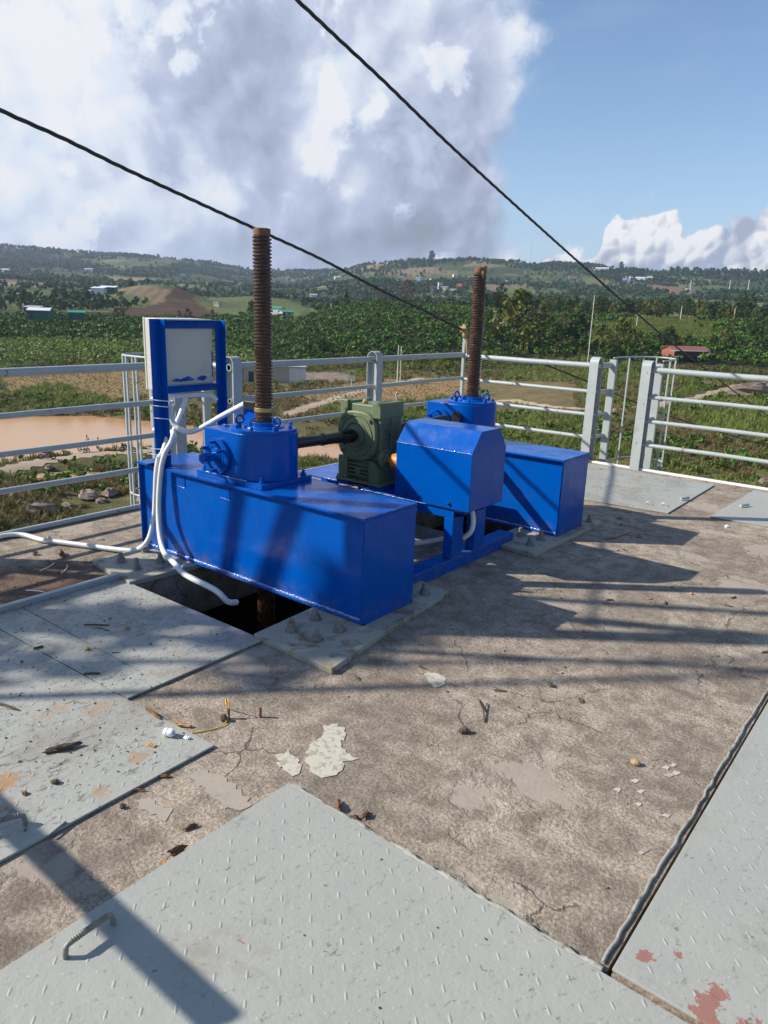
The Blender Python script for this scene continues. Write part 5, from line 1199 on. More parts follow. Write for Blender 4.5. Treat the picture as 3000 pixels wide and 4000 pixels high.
# buildings first, so plants keep clear of them
def face_quad(mb, o, u, n, a, b, z0, z1, off): pass
def house(name, label, cat, px, py, w, dpt, h, roof, wall, rmat, ang, wins=2, door=True, d=None, grp=None, pitch=.32, wing=None, zoff=0):
    c = hit(px, py) if d is None else None
    if c is None: az_ = px_az(px, py); x, y = xy(az_, d); c = (float(x), float(y), hz(float(x), float(y)))
    t = thing(name, label, cat, (c[0], c[1], c[2]+zoff), grp); t.rotation_euler = (0, 0, ang); t['_o'] = (0, 0, 0); KEEP.append((c[0], c[1], max(w, dpt)*.62+1.0))
    build('wall', MB().box((-w/2, -dpt/2, -.8-zoff), (w/2, dpt/2, h)), wall, t)
    if roof == 'gable':
        e = .35; ph = dpt*pitch*.5
        mb = MB().prism([(-dpt/2-e, h-.05), (0, h+ph), (dpt/2+e, h-.05), (dpt/2+e, h+.06), (0, h+ph+.12), (-dpt/2-e, h+.06)], 'x', -w/2-e, w/2+e); build('roof', mb, rmat, t)
        build('gable_wall', MB().prism([(-dpt/2, h), (dpt/2, h), (0, h+ph)], 'x', -w/2, w/2), wall, t)
    elif roof == 'shed': build('roof', MB().prism([(-dpt/2-.5, h+.05), (dpt/2+.4, h+dpt*.16), (dpt/2+.4, h+dpt*.16+.12), (-dpt/2-.5, h+.17)], 'x', -w/2-.4, w/2+.4), rmat, t)
    else: build('roof', MB().box((-w/2-.15, -dpt/2-.15, h), (w/2+.15, dpt/2+.15, h+.3)), rmat, t)
    floors = max(1, int(h//3.0))
    for fl in range(floors):
        for k in range(wins):
            xx = -w/2+w*(k+.5)/wins+(w*.12 if door and fl == 0 else 0); z = fl*3+1.2
            if xx+.7 > w/2: continue
            for sy in (-1, 1):
                f = build('window', MB().box((xx-.55, sy*dpt/2-.04, z), (xx+.55, sy*dpt/2+.04, z+1.25)), 'steel', t); build('pane', MB().box((xx-.46, sy*(dpt/2+.045)-.01, z+.09), (xx+.46, sy*(dpt/2+.045)+.01, z+1.16)), 'opening', f)
    if door:
        for sy in (-1, 1): build('door', MB().box((-w*.42, sy*dpt/2-.05, 0), (-w*.42+1.1, sy*dpt/2+.05, 2.2)), 'opening', t)
    return t
def px_az(px, py): dr = ray(px, py); return math.degrees(YAW-math.atan2(dr[1], dr[0]))
FA = YAW-math.pi/2                      # a wall turned to the camera
h0 = house('farm_house', 'low plastered house with dark door and lean-to beyond the back railing', 'house', 1075, 1487, 13.5, 6, 3.1, 'flat', 'plaster', 'roof_grey', FA+.12, 2)
build('porch_roof', MB().prism([(-3.2, 2.5), (-3.2, 2.62), (2.4, 3.05), (2.4, 2.93)], 'x', -9.5, -5.8) if False else MB().box((-10.2, -3.4, 2.55), (-6.8, 3.0, 2.68)), 'roof_green', h0)
build('side_wall', MB().box((-10.0, -2.4, -.6), (-6.8, 2.8, 2.5)), 'plaster', h0)
build('white_wall', MB().box((3.2, -3.06, -.6), (6.8, -3.003, 3.1)), 'plaster_white', h0)
house('farm_house', 'house with a bright green gable roof behind the near screw', 'house', 1078, 1228, 9.0, 6, 3.6, 'gable', 'plaster_white', 'roof_green', FA-.3, 2)
house('annex', 'small green roofed annex right of the green roofed house', 'house', 1118, 1238, 6, 5, 2.4, 'gable', 'plaster', 'roof_green', FA+.5, 1)
house('shed', 'long green shed with a white roof at the far left', 'shed', 160, 1248, 8, 6, 3.0, 'gable', 'shed_green', 'roof_white', FA+.2, 0, d=330, zoff=2.4)
house('shed', 'pale green roofed shed right of the white roofed one', 'shed', 300, 1248, 6, 5, 2.6, 'gable', 'shed_green', 'roof_green', FA+.4, 0, d=335, zoff=2.2)
house('shed', 'white sheeted shed on the brown hill at left', 'shed', 390, 1184, 9, 7, 4.0, 'shed', 'roof_white', 'roof_white', FA, 0, d=585)
house('shed', 'dark shed with white roof right of the white sheeted shed', 'shed', 428, 1184, 11, 7, 3.6, 'shed', 'shed_green', 'roof_white', FA+.1, 0, d=590)
house('hut', 'small grey hut left of the white sheeted shed', 'hut', 355, 1183, 5, 5, 2.6, 'shed', 'steel', 'roof_grey', FA, 0, d=588)
house('hut', 'tiny grey hut on the left slope under the brown hill', 'hut', 130, 1215, 8, 5, 2.2, 'shed', 'plaster', 'roof_grey', FA, 0, d=420)
rh = house('shop_house', 'red sided shop house with rusty roof beyond the right railing', 'house', 2665, 1458, 11, 6, 2.6, 'gable', 'roof_red', 'roof_red', FA+.25, 0, d=228, door=False)
build('counter', MB().box((-5, -4.6, 0), (3, -3.6, 1.1)), 'opening', rh); build('awning', MB().box((-7.4, -6.2, 2.5), (3.5, -3.6, 2.62)), 'roof_grey', rh)
vill = [(1795, 1130, 'brick', 'flat', 'roof_red', 9, 7.5, 'four storey brick house under construction in the far village'), (1770, 1142, 'plaster_white', 'flat', 'roof_grey', 10, 5, 'white two storey house left of the brick house'), (1740, 1138, 'plaster', 'gable', 'roof_grey', 9, 6, 'grey gabled house in the middle of the far village'),
        (1720, 1128, 'plaster_white', 'flat', 'roof_grey', 7, 9, 'tall narrow white house in the far village'), (1690, 1132, 'plaster', 'gable', 'roof_red', 9, 4, 'red roofed house at the left of the far village'), (1635, 1098, 'wall_blue', 'gable', 'wall_blue', 10, 6, 'pale blue house above the far village'),
        (1683, 1143, 'plaster_white', 'flat', 'roof_grey', 8, 5, 'low white house at the lower left of the far village'), (1688, 1096, 'plaster_white', 'flat', 'roof_white', 9, 3, 'small white shed right of the pale blue house'), (1860, 1148, 'brick', 'flat', 'plaster', 16, 4, 'long brick wall house right of the brick house'),
        (1780, 1081, 'plaster_white', 'gable', 'roof_grey', 12, 4, 'long white house high on the slope behind the far screw'), (1545, 1090, 'plaster', 'gable', 'roof_red', 8, 4, 'brown hut left of the pale blue house'), (1565, 1090, 'plaster', 'gable', 'roof_grey', 8, 3.4, 'grey hut next to the pale blue house'),
        (1318, 1090, 'plaster_white', 'gable', 'roof_white', 12, 4, 'small white house on the middle slope'), (1375, 1102, 'plaster', 'gable', 'roof_grey', 9, 4, 'small grey house below the cable on the slope'), (1205, 1122, 'plaster_white', 'gable', 'roof_white', 9, 3, 'tiny white hut right of the near screw'),
        (1225, 1160, 'roof_white', 'shed', 'roof_white', 9, 3, 'tiny white shed in the valley centre'), (188, 1080, 'plaster_white', 'flat', 'roof_white', 20, 6, 'white building on the far left slope'), (25, 1066, 'plaster_white', 'gable', 'roof_white', 16, 6, 'white house at the left end of the slope'),
        (347, 1059, 'roof_white', 'shed', 'roof_white', 16, 4, 'white shed high on the left slope'), (715, 1078, 'plaster_white', 'flat', 'roof_grey', 12, 5, 'pair of white huts on the slope above the cabinet'), (272, 1118, 'plaster', 'flat', 'yard', 16, 5, 'pale earthen building in the left valley'),
        (2138, 1113, 'brick', 'gable', 'brick', 14, 4, 'orange brick hut on the right slope'), (2236, 1088, 'plaster', 'gable', 'roof_red', 16, 4, 'brown house on the right slope'), (2445, 1098, 'wall_blue', 'flat', 'roof_grey', 18, 5, 'blue walled house right of the sloping cable'),
        (2480, 1093, 'roof_white', 'shed', 'roof_white', 40, 2.4, 'long white greenhouse on the right slope'), (2537, 1096, 'plaster_white', 'gable', 'roof_white', 12, 7, 'white pointed house right of the greenhouse'), (2695, 1137, 'plaster_white', 'flat', 'roof_white', 14, 4, 'white box house beside the red earth cut'),
        (2757, 1103, 'plaster', 'flat', 'roof_grey', 16, 6, 'grey house near the right dark wood'), (2340, 1056, 'roof_white', 'shed', 'roof_white', 40, 3, 'long white roof on the right ridge'), (850, 1197, 'plaster', 'flat', 'roof_grey', 5, 3.0, 'tiny grey hut on the green slope left of the near screw'),
        (2000, 1108, 'plaster', 'flat', 'roof_grey', 20, 5, 'grey long house right of the far screw'), (2960, 1168, 'plaster', 'shed', 'roof_grey', 12, 4, 'grey roofed hut among trees at the right edge')]
for i, (px, py, wl, rf, rm_, w, h, lab) in enumerate(vill):
    q = hit(px, py, dmin=400)
    if not q: q = hit(px, py+14, dmin=300)
    if not q: continue
    house('village_house', lab, 'house', px, py, w, w*.6, h, rf, wl, rm_, FA+random.uniform(-.5, .5), 2 if w < 20 else 5, h > 3.5, d=float(math.hypot(q[0], q[1])), grp=None)

# coffee bushes: the nearest rows as individuals
az, d, x, y, rg = scatter(23000, -34, 34, 190, 415, 1)
z = height(x, y); g1_ = fbm(x/30, y/30, 91, 3)
keep = ~in_patches(x, y) & (road_d(x, y) > 3) & clear_of(x, y)
lo = np.interp(az, [-34, -17, -12, -9, -5, 8, 14, 34], [268, 262, 245, 215, 205, 205, 215, 225]); keep &= d > lo
grassy = (az > 12.5) & (az < 23) & (d > 268) & (d < 380) & (g1_ > .30)
keep &= ~grassy & (g1_ > .22)
hi = np.interp(az, [-34, -20, -12, -9, -7, -3, 10, 34], [375, 365, 380, 400, 350, 420, 420, 410]); keep &= d < hi
# thin to a minimum spacing
def thin(x, y, keep, gap):
    idx = np.where(keep)[0]; cell = {}; out = []
    for i in idx:
        k = (int(x[i]//gap), int(y[i]//gap)); ok = True
        for a in (-1, 0, 1):
            for b in (-1, 0, 1):
                for j in cell.get((k[0]+a, k[1]+b), ()):
                    if (x[i]-x[j])**2+(y[i]-y[j])**2 < gap*gap: ok = False; break
                if not ok: break
            if not ok: break
        if ok: cell.setdefault(k, []).append(i); out.append(i)
    return np.array(out)
ci = thin(x, y, keep, 2.75)
order = ci[np.argsort(d[ci])]; near = [i for i in order if -30 < az[i] < 30][:300]; ns = set(near); rest = np.array([i for i in ci if i not in ns])
sc = rg.uniform(1.2, 2.15, len(x)); rot = rg.uniform(0, 6.28, len(x)); pick = rg.integers(0, 6, len(x))
V, F = merge(BP, x[rest], y[rest], z[rest]+.25, sc[rest], rot[rest], pick[rest], sc[rest]*1.25); me = np_mesh('coffee_plantation', V, F, 'coffee'); tag(mesh_obj('coffee_plantation', me, 'coffee'), kind='stuff')
bm_ = []
for k, (Vp, Fp) in enumerate(BP): me = np_mesh('coffee_bush', Vp*np.array([1, 1, 1.25]), Fp, 'coffee'); me.materials.append(M['coffee']); bm_.append(me)
for i in near:
    o = bpy.data.objects.new('coffee_bush', bm_[pick[i]]); COL.objects.link(o); o.location = (x[i], y[i], z[i]+.25); o.rotation_euler = (0, 0, rot[i]); o.scale = (sc[i],)*3
    tag(o, 'dark green coffee bush in the front rows of the plantation across the valley', 'bush', 'coffee bushes along the front of the plantation')
print('coffee', len(ci), len(F))
# pale crop on the left, in front of the coffee
az, d, x, y, rg = scatter(7000, -34, -9, 188, 272, 2); z = height(x, y); k = ~in_patches(x, y) & clear_of(x, y) & (road_d(x, y) > 3) & (d > np.interp(az, [-34, -22, -9], [196, 200, 196])); i = thin(x, y, k, 1.5)
V, F = merge(SB, x[i], y[i], z[i], rg.uniform(.8, 1.5, len(i)), rg.uniform(0, 6.28, len(i)), rg.integers(0, 5, len(i))); tag(mesh_obj('pale_crop', np_mesh('pale_crop', V, F, 'coffee2'), 'coffee2'), kind='stuff')
# rows of seedlings in the tilled fields
VV = []; 
for pi in (0, 1):
    pp = np.array(PPOLY[pi]); az, d, x, y, rg = scatter(1, 0, 1, 100, 101, 3+pi)
    c0 = pp.mean(0); ang = math.atan2(YC, -YS)+.15; ux, uy = math.cos(ang), math.sin(ang)
    gs, gt = np.meshgrid(np.arange(-60, 60, .95), np.arange(-45, 45, 1.5)); x = (c0[0]+gs*ux-gt*uy).ravel(); y = (c0[1]+gs*uy+gt*ux).ravel()
    x = x+rg.normal(0, .16, x.shape); y = y+rg.normal(0, .16, x.shape); k = inpoly(x, y, PPOLY[pi]) & (rg.random(x.shape) > .25); x, y = x[k], y[k]; z = height(x, y)
    V, F = merge(SB, x, y, z, rg.uniform(.16, .34, len(x)), rg.uniform(0, 6.28, len(x)), rg.integers(0, 5, len(x)))
    tag(mesh_obj('field_seedlings', np_mesh('field_seedlings', V, F, 'coffee2'), 'coffee'), kind='stuff')
# near valley: tussocks, reeds and shrubs
az, d, x, y, rg = scatter(52000, -33, 33, 40, 215, 4, False); z = height(x, y); r = river(az, d)
n1 = fbm(x/11, y/11, 15, 3); n2 = fbm(x/25, y/25, 17, 3)
k = (r > .7) & ~in_patches(x, y) & (road_d(x, y) > 1.8) & (z > -16.0) & clear_of(x, y) & (n1 > .30) & (rg.random(len(x)) < np.interp(d, [52, 120, 215], [1, .85, .6]))
i = np.where(k)[0]; i1 = i[n2[i] < .52]; i2 = i[n2[i] >= .52]
for ii, mt, nm, hh in ((i1, 'grass', 'valley_grass', .75), (i2, 'grassl', 'green_reeds', 1.0)):
    s_ = rg.uniform(.5, 1.0, len(ii))*np.interp(d[ii], [52, 215], [.62, 1.25])
    V, F = merge(GP, x[ii], y[ii], z[ii], s_, rg.uniform(0, 6.28, len(ii)), rg.integers(0, 6, len(ii)), s_*hh*np.where(rg.random(len(ii)) < .12, 1.8, 1.0)); tag(mesh_obj(nm, np_mesh(nm, V, F, mt), mt), kind='stuff')
    print(nm, len(F))
az, d, x, y, rg = scatter(5200, -33, 33, 54, 215, 6, False); z = height(x, y); r = river(az, d); n1 = fbm(x/16, y/16, 19, 3)
k = (r > 1.2) & ~in_patches(x, y) & (road_d(x, y) > 2.4) & (z > -16.0) & clear_of(x, y) & (n1 > .5); i = thin(x, y, k, 1.2)
V, F = merge(SB, x[i], y[i], z[i], rg.uniform(.45, 1.3, len(i)), rg.uniform(0, 6.28, len(i)), rg.integers(0, 5, len(i))); tag(mesh_obj('valley_shrubs', np_mesh('valley_shrubs', V, F, 'coffee'), 'coffee'), kind='stuff')
print('shrubs', len(i))
# grass on the bare slope at the right
az, d, x, y, rg = scatter(12000, 12, 25, 268, 390, 8); z = height(x, y); k = (fbm(x/30, y/30, 91, 3) > .28) & clear_of(x, y); i = np.where(k)[0]; s_ = rg.uniform(1.2, 2.2, len(i))
V, F = merge(GP, x[i], y[i], z[i], s_, rg.uniform(0, 6.28, len(i)), rg.integers(0, 6, len(i)), s_*.5); tag(mesh_obj('slope_grass', np_mesh('slope_grass', V, F, 'grassl'), 'grassl'), kind='stuff')
# rocks by the water
for i, (px, py, s) in enumerate([(345, 1945, 1.1), (170, 2000, 1.2), (430, 1935, .9), (265, 1985, .7), (400, 1962, .6), (60, 1940, .7), (560, 1960, .8), (2985, 1890, 1.0), (2890, 1905, .6), (10, 1720, 1.0), (260, 1858, .5), (190, 1830, .6)]):
    q = hit(px, py); 
    if q: tag(build('river_rock', MB().lump((q[0], q[1], q[2]+s*.15), (s, s*.7, s*.55), i+3, rz(i*1.1), 9, .28), 'rock', loc=q), 'grey brown boulder among the grass by the muddy water', 'rock', 'boulders by the water')
# stone embankment at the right
e0, e1 = hit(2890, 1560), hit(3080, 1540)
if e0 and e1: tag(build('rock_ledge', MB().lump(((e0[0]+e1[0])/2, (e0[1]+e1[1])/2, e0[2]+.3), (9, 2.2, 2.4), 5, rz(FA), 14, .18), 'rock'), 'dark rock ledge below the path at the right', 'rock ledge')

# ------------------------------------------------------------------ single trees
TP = {
 'dense': make_tree('broadleaf_tree', '', 'tree', 8, 3.4, 700, .36, 'treel', 21, .85, 14, .22),
 'tall': make_tree('broadleaf_tree', '', 'tree', 13, 3.6, 420, .42, 'treel', 22, .8, 14, .28, low=.45),
 'open': make_tree('withered_tree', '', 'tree', 13, 4.2, 330, .34, 'treeb', 23, .7, 14, .26, low=.42),
 'cone': make_tree('conical_tree', '', 'tree', 9, 2.6, 420, .40, 'treel', 24, .9, 16, .2, conic=1, low=.1),
 'yellow': make_tree('broadleaf_tree', '', 'tree', 7.5, 4.2, 900, .36, 'treey', 25, .8, 16, .25, low=.2),
 'brown': make_tree('withered_tree', '', 'tree', 6, 2.4, 320, .36, 'treeb', 26, .9, 12, .16, low=.15),
 'small': make_tree('young_tree', '', 'tree', 5, 2.2, 300, .34, 'treey', 27, .9, 10, .14, low=.2)}
USED = set()
def tree(kind, px, py, scale, label, grp=None, d=None, dmin=35):
    if d is None:
        q = hit(px, py, dmin)
        if not q: return
        X, Y = q[0], q[1]
    else: X, Y = xy(px_az(px, py), d); X, Y = float(X), float(Y)
    loc = (X, Y, hz(X, Y)-.1); pr = TP[kind]
    if kind not in USED:
        USED.add(kind); pr.location = loc; pr.rotation_euler = (0, 0, random.random()*6); pr.scale = (scale,)*3; return tag(pr, label, 'tree', grp)
    return copy_tree(pr, loc, label, grp, random.random()*6.28, scale, 'tree')
tree('open', 1590, 1225, 1.15, 'tall sparse brownish tree rising over the plantation centre', d=395)
tree('open', 1500, 1205, .8, 'thin sparse tree left of the tall brownish one', d=430)
tree('cone', 1352, 1222, 1.0, 'dark conical tree on the skyline of the plantation right of the near screw', d=385)
tree('dense', 985, 1235, 1.05, 'dark round tree left of the near screw by the green roofed house', d=385)
tree('tall', 1955, 1210, 1.15, 'tall pale green tree just right of the far screw', d=400)
tree('tall', 2352, 1215, .95, 'slender two-tiered tree above the treeline at the right', d=415)
tree('yellow', 2590, 1190, 1.1, 'yellowish round tree on the treeline at the right', d=420)
tree('tall', 2900, 1190, 1.1, 'dark broad tree at the right edge of the treeline', d=420)
tree('tall', 2935, 1192, 1.0, 'dark tree beside the broad one at the right edge', d=425)
tree('yellow', 2010, 1440, 2.35, 'big round yellow tinged tree behind the far end of the railing corner', d=225)
tree('yellow', 2420, 1400, 1.4, 'round yellow tinged tree right of the palm', d=232)
tree('dense', 2240, 1420, 1.5, 'dark bushy tree left of the palm', d=228)
tree('dense', 1935, 1400, 1.0, 'dark tree between the screw and the round yellowish tree', d=255)
tree('yellow', 1740, 1500, .75, 'leafy tree at the foot of the plantation left of the railing corner', d=185)
tree('yellow', 1640, 1490, .6, 'low leafy tree right of the white poles', d=186)
tree('dense', 1260, 1420, .8, 'dark tree above the farm yard', d=215)
for i, (px, py, s) in enumerate([(735, 1235, 1.0), (700, 1235, .8), (480, 1245, .8), (455, 1245, .9), (390, 1250, .7), (830, 1235, .8), (1640, 1260, .9), (1700, 1320, .9), (1740, 1320, .7), (2080, 1235, 1.0), (2120, 1240, 1.0), (2205, 1280, 1.0), (1560, 1400, .8)]):
    tree('brown', px, py, s, 'small withered reddish brown tree among the green plantation', 'withered brown trees in the plantation', d=[370, 372, 360, 362, 350, 380, 330, 300, 302, 350, 345, 320, 250][i])
rg = random.Random(8)
for i in range(64):     # dark treeline on the right horizon
    px = 1880+i*17.6+rg.uniform(-8, 8); kd = rg.choice(['dense', 'dense', 'tall', 'dense', 'yellow'])
    tree(kd, px, 1200, rg.uniform(.85, 1.3)*(.72 if kd == 'tall' else 1), 'bushy green tree in the treeline on the right skyline', 'trees of the right treeline', d=rg.uniform(385, 425))
for i in range(46):     # trees in the hollow right of the corner
    px = rg.uniform(1900, 3020); kd = rg.choice(['dense', 'yellow', 'dense', 'small']); dd = rg.uniform(205, 262) if 2150 < px < 2760 else rg.uniform(205, 310)
    if 2440 < px < 2900 and dd < 242: continue
    tree(kd, px, 1400, rg.uniform(.55, 1.05), 'dense round tree in the green hollow beyond the right railing', 'trees in the hollow beyond the right railing', d=dd)
for i in range(16):
    tree(rg.choice(['dense', 'small']), rg.uniform(0, 520), 1200, rg.uniform(.8, 1.3), 'dark tree in the wood at the left beyond the sheds', 'trees of the left wood', d=rg.uniform(440, 560))
for i in range(12):
    tree('small', rg.uniform(1200, 1760), 1200, rg.uniform(.6, 1.0), 'small tree on the skyline of the coffee hill', 'small trees on top of the coffee hill', d=rg.uniform(400, 430))
tree('dense', 1686, 1022, 3.6, 'lone large tree on the far ridge above the valley', d=1925)
tree('dense', 2425, 1055, 2.6, 'lone dark tree on the right ridge', d=1985)
for i in range(40):
    tree('dense', 2620+i*10.5+rg.uniform(-6, 6), 1080, rg.uniform(1.6, 2.6), 'dark tall tree of the wood along the right end of the far ridge', 'trees on the right end of the far ridge', d=rg.uniform(1880, 1990))
# palm
q = Vector((*[float(v) for v in xy(px_az(2330, 1440), 218)], 0)); q.z = hz(q.x, q.y)
t = thing('palm_tree', 'palm with drooping fronds in front of the right trees', 'tree', tuple(q)); mb = MB().tube([q, q+Vector((.2, .1, 3)), q+Vector((.3, 0, 5.2))], [.22, .17, .13], 8); build('trunk', mb, 'trunk', t, smooth=60)
for k in range(15):
    a = k*2.4; L = 3.4+.5*math.sin(k*3); up = .9-.05*k; c0 = q+Vector((.3, 0, 5.2)); pts = [c0+Vector((math.cos(a)*L*s, math.sin(a)*L*s, up*L*s*1.2-L*.95*s*s)) for s in np.linspace(0, 1, 9)]; mb = MB()
    for i in range(8):
        p, p2 = pts[i], pts[i+1]; sd = Vector((-math.sin(a), math.cos(a), 0))
        for sg in (-1, 1):
            for h_ in (0, .5):
                b = p.lerp(p2, h_); w = .75*math.sin(math.pi*(i+h_+.8)/9.5); mb.add([b, b+(p2-p)*.35, b+sd*sg*w+(p2-p)*.6+Vector((0, 0, -.35*w))], [(0, 1, 2)])
    build('frond', mb, 'grassl', t, fix=False)
# ------------------------------------------------------------------ far woods
az, d, x, y, rg = scatter(90000, -34, 34, 440, 2750, 12, False)
m_ = rg.random(len(d)) < np.interp(d, [440, 900, 2000, 2750], [.2, .35, 1, 1]); az, d, x, y = az[m_], d[m_], x[m_], y[m_]; z = height(x, y)
n1 = fbm(x/90, y/90, 23, 4); n2 = fbm(x/350, y/350, 25, 3); dens = np.clip((n1-.43)*7, 0.05, 1)*np.where(n2 > .42, 1, .5)
k = (rg.random(len(x)) < dens) & ~in_patches(x, y) & clear_of(x, y)
k &= ~((np.abs(az+16.5) < 5) & (d < 760) & (d > 560) & (rg.random(len(x)) > .05)); i = np.where(k)[0]
FP = []
for s_ in range(6):
    r_ = np.random.default_rng(400+s_); cs = [(r_.uniform(-.4, .4), r_.uniform(-.4, .4), r_.uniform(.5, 1.1), .55) for _ in range(4)]; FP.append(leaf_cloud(cs, 20, 1.0, .42, r_, .9))
s1_ = rg.uniform(2.0, 4.6, len(i))*np.interp(d[i], [440, 2500], [.8, 1.5])
V, F = merge(FP, x[i], y[i], z[i], s1_, rg.uniform(0, 6.28, len(i)), rg.integers(0, 6, len(i)), s1_*1.2); tag(mesh_obj('far_woods', np_mesh('far_woods', V, F, 'farw'), 'farw'), kind='stuff'); print('far woods', len(i), len(F))
# ------------------------------------------------------------------ poles, sign, wires
def pole(px, py, h, label, d=None, r=.14, arm=False, mat='pole'):
    if d is None: q = hit(px, py)
    else: X, Y = xy(px_az(px, py), d); q = (float(X), float(Y), hz(float(X), float(Y)))
    if not q: return
    t = thing('utility_pole', label, 'pole', q); build('shaft', MB().tube([Vector(q), Vector(q)+Vector((0, 0, h))], [r, r*.7], 8), mat, t, smooth=60)
    if arm: build('cross_arm', MB().box((q[0]-.9, q[1]-.05, q[2]+h-.6), (q[0]+.9, q[1]+.05, q[2]+h-.45)), mat, t)
    return q
p1 = pole(1552, 1497, 8.2, 'left one of the twin white poles behind the back railing', arm=False); pole(1563, 1499, 8.0, 'right one of the twin white poles behind the back railing', r=.11)
pole(2290, 1470, 17, 'tall white pole behind the far beam by the palm', d=195, r=.13); pole(2488, 1262, 4.5, 'short white pole on the grassy slope', d=330, r=.2); pole(2660, 1228, 7, 'white pole before the right treeline', d=385, r=.22); pole(2872, 1210, 7, 'white pole at the right before the treeline', d=390, r=.2)
pole(2700, 1102, 22, 'pale pylon on the slope right of the greenhouse', d=1500, r=.9); pole(2852, 1110, 22, 'pale pylon near the right dark wood', d=1500, r=.9); pole(2925, 1112, 20, 'second pale pylon near the right dark wood', d=1520, r=.9); pole(2072, 1025, 62, 'thin radio mast on the far ridge', d=1900, r=.7)
pole(2098, 1330, 2.6, 'short white marker post in the coffee rows', d=290, r=.16); pole(1870, 1560, 6.5, 'thin white pole right of the railing corner', d=165, r=.07)
for i, px in enumerate((420, 560, 745)): pole(px, 1345-i*8, 5, 'thin pale stake %s in the coffee on the left' % ('farthest left', 'in the middle', 'nearest the cabinet')[i], d=240, r=.06)
q = hit(1372, 1512); t = thing('sign_board', 'small white sign board at the farm yard edge', 'sign', q); build('post', MB().box((q[0]-.06, q[1]-.06, q[2]), (q[0]+.06, q[1]+.06, q[2]+1.6)), 'pole', t)
R3 = rz(FA); mb = MB().box((-.75, -.03, 1.3), (.75, .03, 2.3)); mb.v = [tuple(R3 @ Vector(p)+Vector(q)) for p in mb.v]; build('board', mb, 'plaster_white', t)
w0 = Vector(p1)+Vector((0, 0, 7.6))
for k in range(2): tag(build('power_wire', MB().tube(bez([w0-Vector((0, 0, k*.8)), w0+Vector((18, 14, -1.6-k)), w0+Vector((44, 30, -.6-k))], 8), .035, 4), 'cable'), ('upper' if k == 0 else 'lower')+' thin power wire leaving the twin white poles', 'wire')
# ------------------------------------------------------------------ labels that tell repeats apart
def ordinals(group, noun):
    L = [o for o in COL.objects if o.get('group') == group and o.parent is None]
    L.sort(key=lambda o: float(polar(np.array(o.location.x), np.array(o.location.y))[0]))
    for i, o in enumerate(L):
        n = i+1; suf = 'th' if 10 < n % 100 < 14 else {1: 'st', 2: 'nd', 3: 'rd'}.get(n % 10, 'th'); k = o.name.split('.')[0].replace('_', ' ')
        o['label'] = '%s, %d%s from the left %s' % (k, n, suf, noun)
ordinals('trees of the right treeline', 'of the dark treeline on the right skyline'); ordinals('trees in the hollow beyond the right railing', 'in the green hollow beyond the right railing')
ordinals('trees of the left wood', 'in the dark wood beyond the left sheds'); ordinals('withered brown trees in the plantation', 'of the reddish brown ones in the plantation')
ordinals('boulders by the water', 'of the boulders beside the muddy water'); ordinals('trees on the right end of the far ridge', 'on the right end of the far ridge')
ordinals('small trees on top of the coffee hill', 'of the small ones on top of the coffee hill'); ordinals('small dry leaves scattered on the concrete', 'of the scraps scattered on the open concrete')
# ------------------------------------------------------------------ motorcycles and people by the water
def wheel(parent, x, label=None):
    w = build('wheel', MB().torus((x, 0, .31), .27, .045, n=16, k=6), 'rubber', parent); build('rim', MB().torus((x, 0, .31), .21, .018, n=14, k=5).cyl((x, -.06, .31), (x, .06, .31), .05, 8).box((x-.21, -.008, .30), (x+.21, .008, .32)).box((x-.01, -.008, .10), (x+.01, .008, .52)), 'bolt', w)
mc = thing('motorcycle', 'dark motorcycle with a red tail parked on the bank, second from the left', 'motorcycle', (0, 0, 0)); wheel(mc, -.62); wheel(mc, .62)
build('frame', MB().tube([(-.62, 0, .31), (-.2, 0, .55), (.1, 0, .62), (.45, 0, .85)], .035, 6).tube([(.62, .07, .31), (.42, .07, .95)], .025, 6).tube([(.62, -.07, .31), (.42, -.07, .95)], .025, 6).tube([(-.6, .1, .28), (.1, .12, .25)], .045, 6), 'steel', mc)
build('fuel_tank', MB().lump((.18, 0, .78), (.27, .14, .14), 3, n=9, rough=.05), 'tank_red', mc, smooth=60); build('engine', MB().lump((.05, 0, .40), (.2, .14, .17), 4, n=8, rough=.12), 'steel', mc)
build('seat', MB().tube([(-.62, 0, .84), (-.3, 0, .78), (.0, 0, .78)], [.07, .11, .10], 8), 'rubber', mc); build('handlebar', MB().tube([(.34, -.33, 1.02), (.42, 0, .97), (.34, .33, 1.02)], .016, 6), 'rubber', mc)
build('headlight', MB().lump((.52, 0, .86), (.08, .09, .09), 2, n=8, rough=.03), 'bolt', mc); build('mudguard', MB().box((-.95, -.07, .62), (-.45, .07, .66)), 'tank_red', mc)
def place(o, px, py, ang):
    q = hit(px, py); o.location = (q[0], q[1], q[2]+.05); o.rotation_euler = (0, 0, ang); return q
place(mc, 185, 1796, FA+.25)
for px, py, a, lab in ((127, 1784, FA+.5, 'dark motorcycle farthest left on the bank, half behind the railing'), (328, 1769, FA-.4, 'dark motorcycle in the middle of the bank'), (408, 1762, FA+.2, 'motorcycle beside the standing man on the bank'), (500, 1768, FA+.1, 'motorcycle farthest right on the bank near the thin bars')):
    c = copy_tree(mc, (0, 0, 0), lab); place(c, px, py, a)
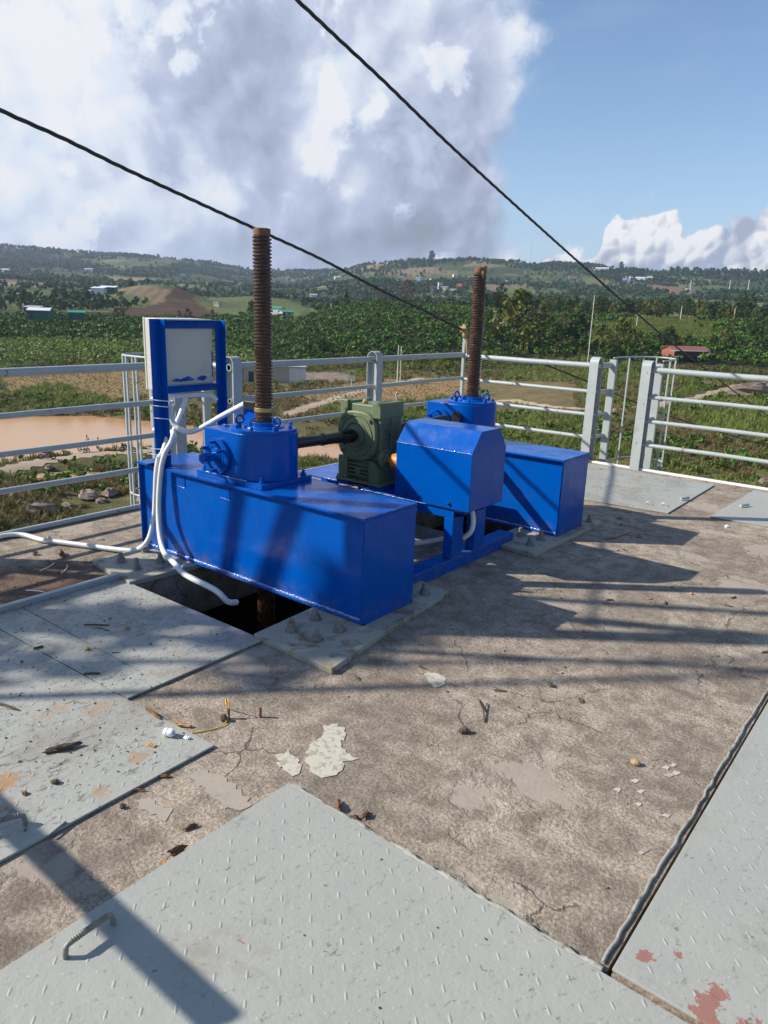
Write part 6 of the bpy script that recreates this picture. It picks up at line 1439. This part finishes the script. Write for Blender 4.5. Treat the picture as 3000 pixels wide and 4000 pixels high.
def person(px, py, ang, label, shirt, pose='stand'):
    q = hit(px, py); t = thing('person', label, 'person', q); t['_o'] = (0, 0, 0); t.rotation_euler = (0, 0, ang); s = 1.0
    J = {'pel': (0, 0, .95, .14), 'ch': (0, .02, 1.32, .16), 'nk': (0, .01, 1.5, .06), 'hd': (0, .03, 1.64, .10), 'tp': (0, .02, 1.72, .07),
         'hl': (-.10, 0, .88, .10), 'kl': (-.12, .05, .5, .07), 'al': (-.12, 0, .10, .05), 'fl': (-.12, .12, .04, .045), 'hr': (.10, 0, .88, .10), 'kr': (.12, -.03, .5, .07), 'ar': (.13, -.1, .10, .05), 'fr': (.13, .02, .04, .045),
         'sl': (-.19, .0, 1.42, .07), 'el': (-.27, .03, 1.15, .05), 'wl': (-.25, .16, .93, .035), 'gl': (-.25, .2, .86, .035), 'sr': (.19, .0, 1.42, .07), 'er': (.27, .05, 1.16, .05), 'wr': (.22, .22, 1.02, .035), 'gr': (.21, .28, .98, .035)}
    E = [('pel', 'ch'), ('ch', 'nk'), ('nk', 'hd'), ('hd', 'tp'), ('pel', 'hl'), ('hl', 'kl'), ('kl', 'al'), ('al', 'fl'), ('pel', 'hr'), ('hr', 'kr'), ('kr', 'ar'), ('ar', 'fr'), ('ch', 'sl'), ('sl', 'el'), ('el', 'wl'), ('wl', 'gl'), ('ch', 'sr'), ('sr', 'er'), ('er', 'wr'), ('wr', 'gr')]
    def skin(nm, keys, edges, mat, infl=1.0):
        me = bpy.data.meshes.new(nm); ix = {k: i for i, k in enumerate(keys)}; me.from_pydata([J[k][:3] for k in keys], [(ix[a], ix[b]) for a, b in edges], []); o = mesh_obj(nm, me, mat, t)
        md = o.modifiers.new('skin', 'SKIN'); 
        for k in keys: me.skin_vertices[0].data[ix[k]].radius = (J[k][3]*infl,)*2
        me.skin_vertices[0].data[0].use_root = True; o.modifiers.new('sub', 'SUBSURF').levels = 1; o.modifiers['sub'].render_levels = 1
    skin('body', list(J), E, 'skin'); skin('shirt', ['ch', 'pel', 'sl', 'el', 'sr', 'er'], [('pel', 'ch'), ('ch', 'sl'), ('sl', 'el'), ('ch', 'sr'), ('sr', 'er')], shirt, 1.18)
    skin('trousers', ['pel', 'hl', 'kl', 'al', 'hr', 'kr', 'ar'], [('pel', 'hl'), ('hl', 'kl'), ('kl', 'al'), ('pel', 'hr'), ('hr', 'kr'), ('kr', 'ar')], 'trouser', 1.18)
    build('hair', MB().lump((0, .005, 1.70), (.10, .12, .09), 3, n=9, rough=.06), 'rubber', t, smooth=60)
person(342, 1752, FA, 'person in a white shirt beyond the bank by the water', 'shirt_white'); person(386, 1762, FA+2, 'person in dark trousers bending over a motorcycle', 'trouser')
person(1494, 1503, FA+.4, 'person in an orange red top on the dirt road', 'shirt_red')
# ------------------------------------------------------------------ valley air
hb = MB().box((-5200, -5200, -60), (5200, 5200, 260)); hm = bpy.data.materials.new('pale valley air'); hm.use_nodes = True; g = NT(hm.node_tree); hm.node_tree.nodes.clear()
o_ = g.n('ShaderNodeOutputMaterial'); v_ = g.n('ShaderNodeVolumePrincipled'); v_.inputs['Color'].default_value = (.62, .76, 1, 1); v_.inputs['Density'].default_value = .00012; v_.inputs['Anisotropy'].default_value = .3; g.L.new(v_.outputs[0], o_.inputs['Volume'])
M['air'] = hm; tag(build('haze', hb, 'air'), kind='stuff')
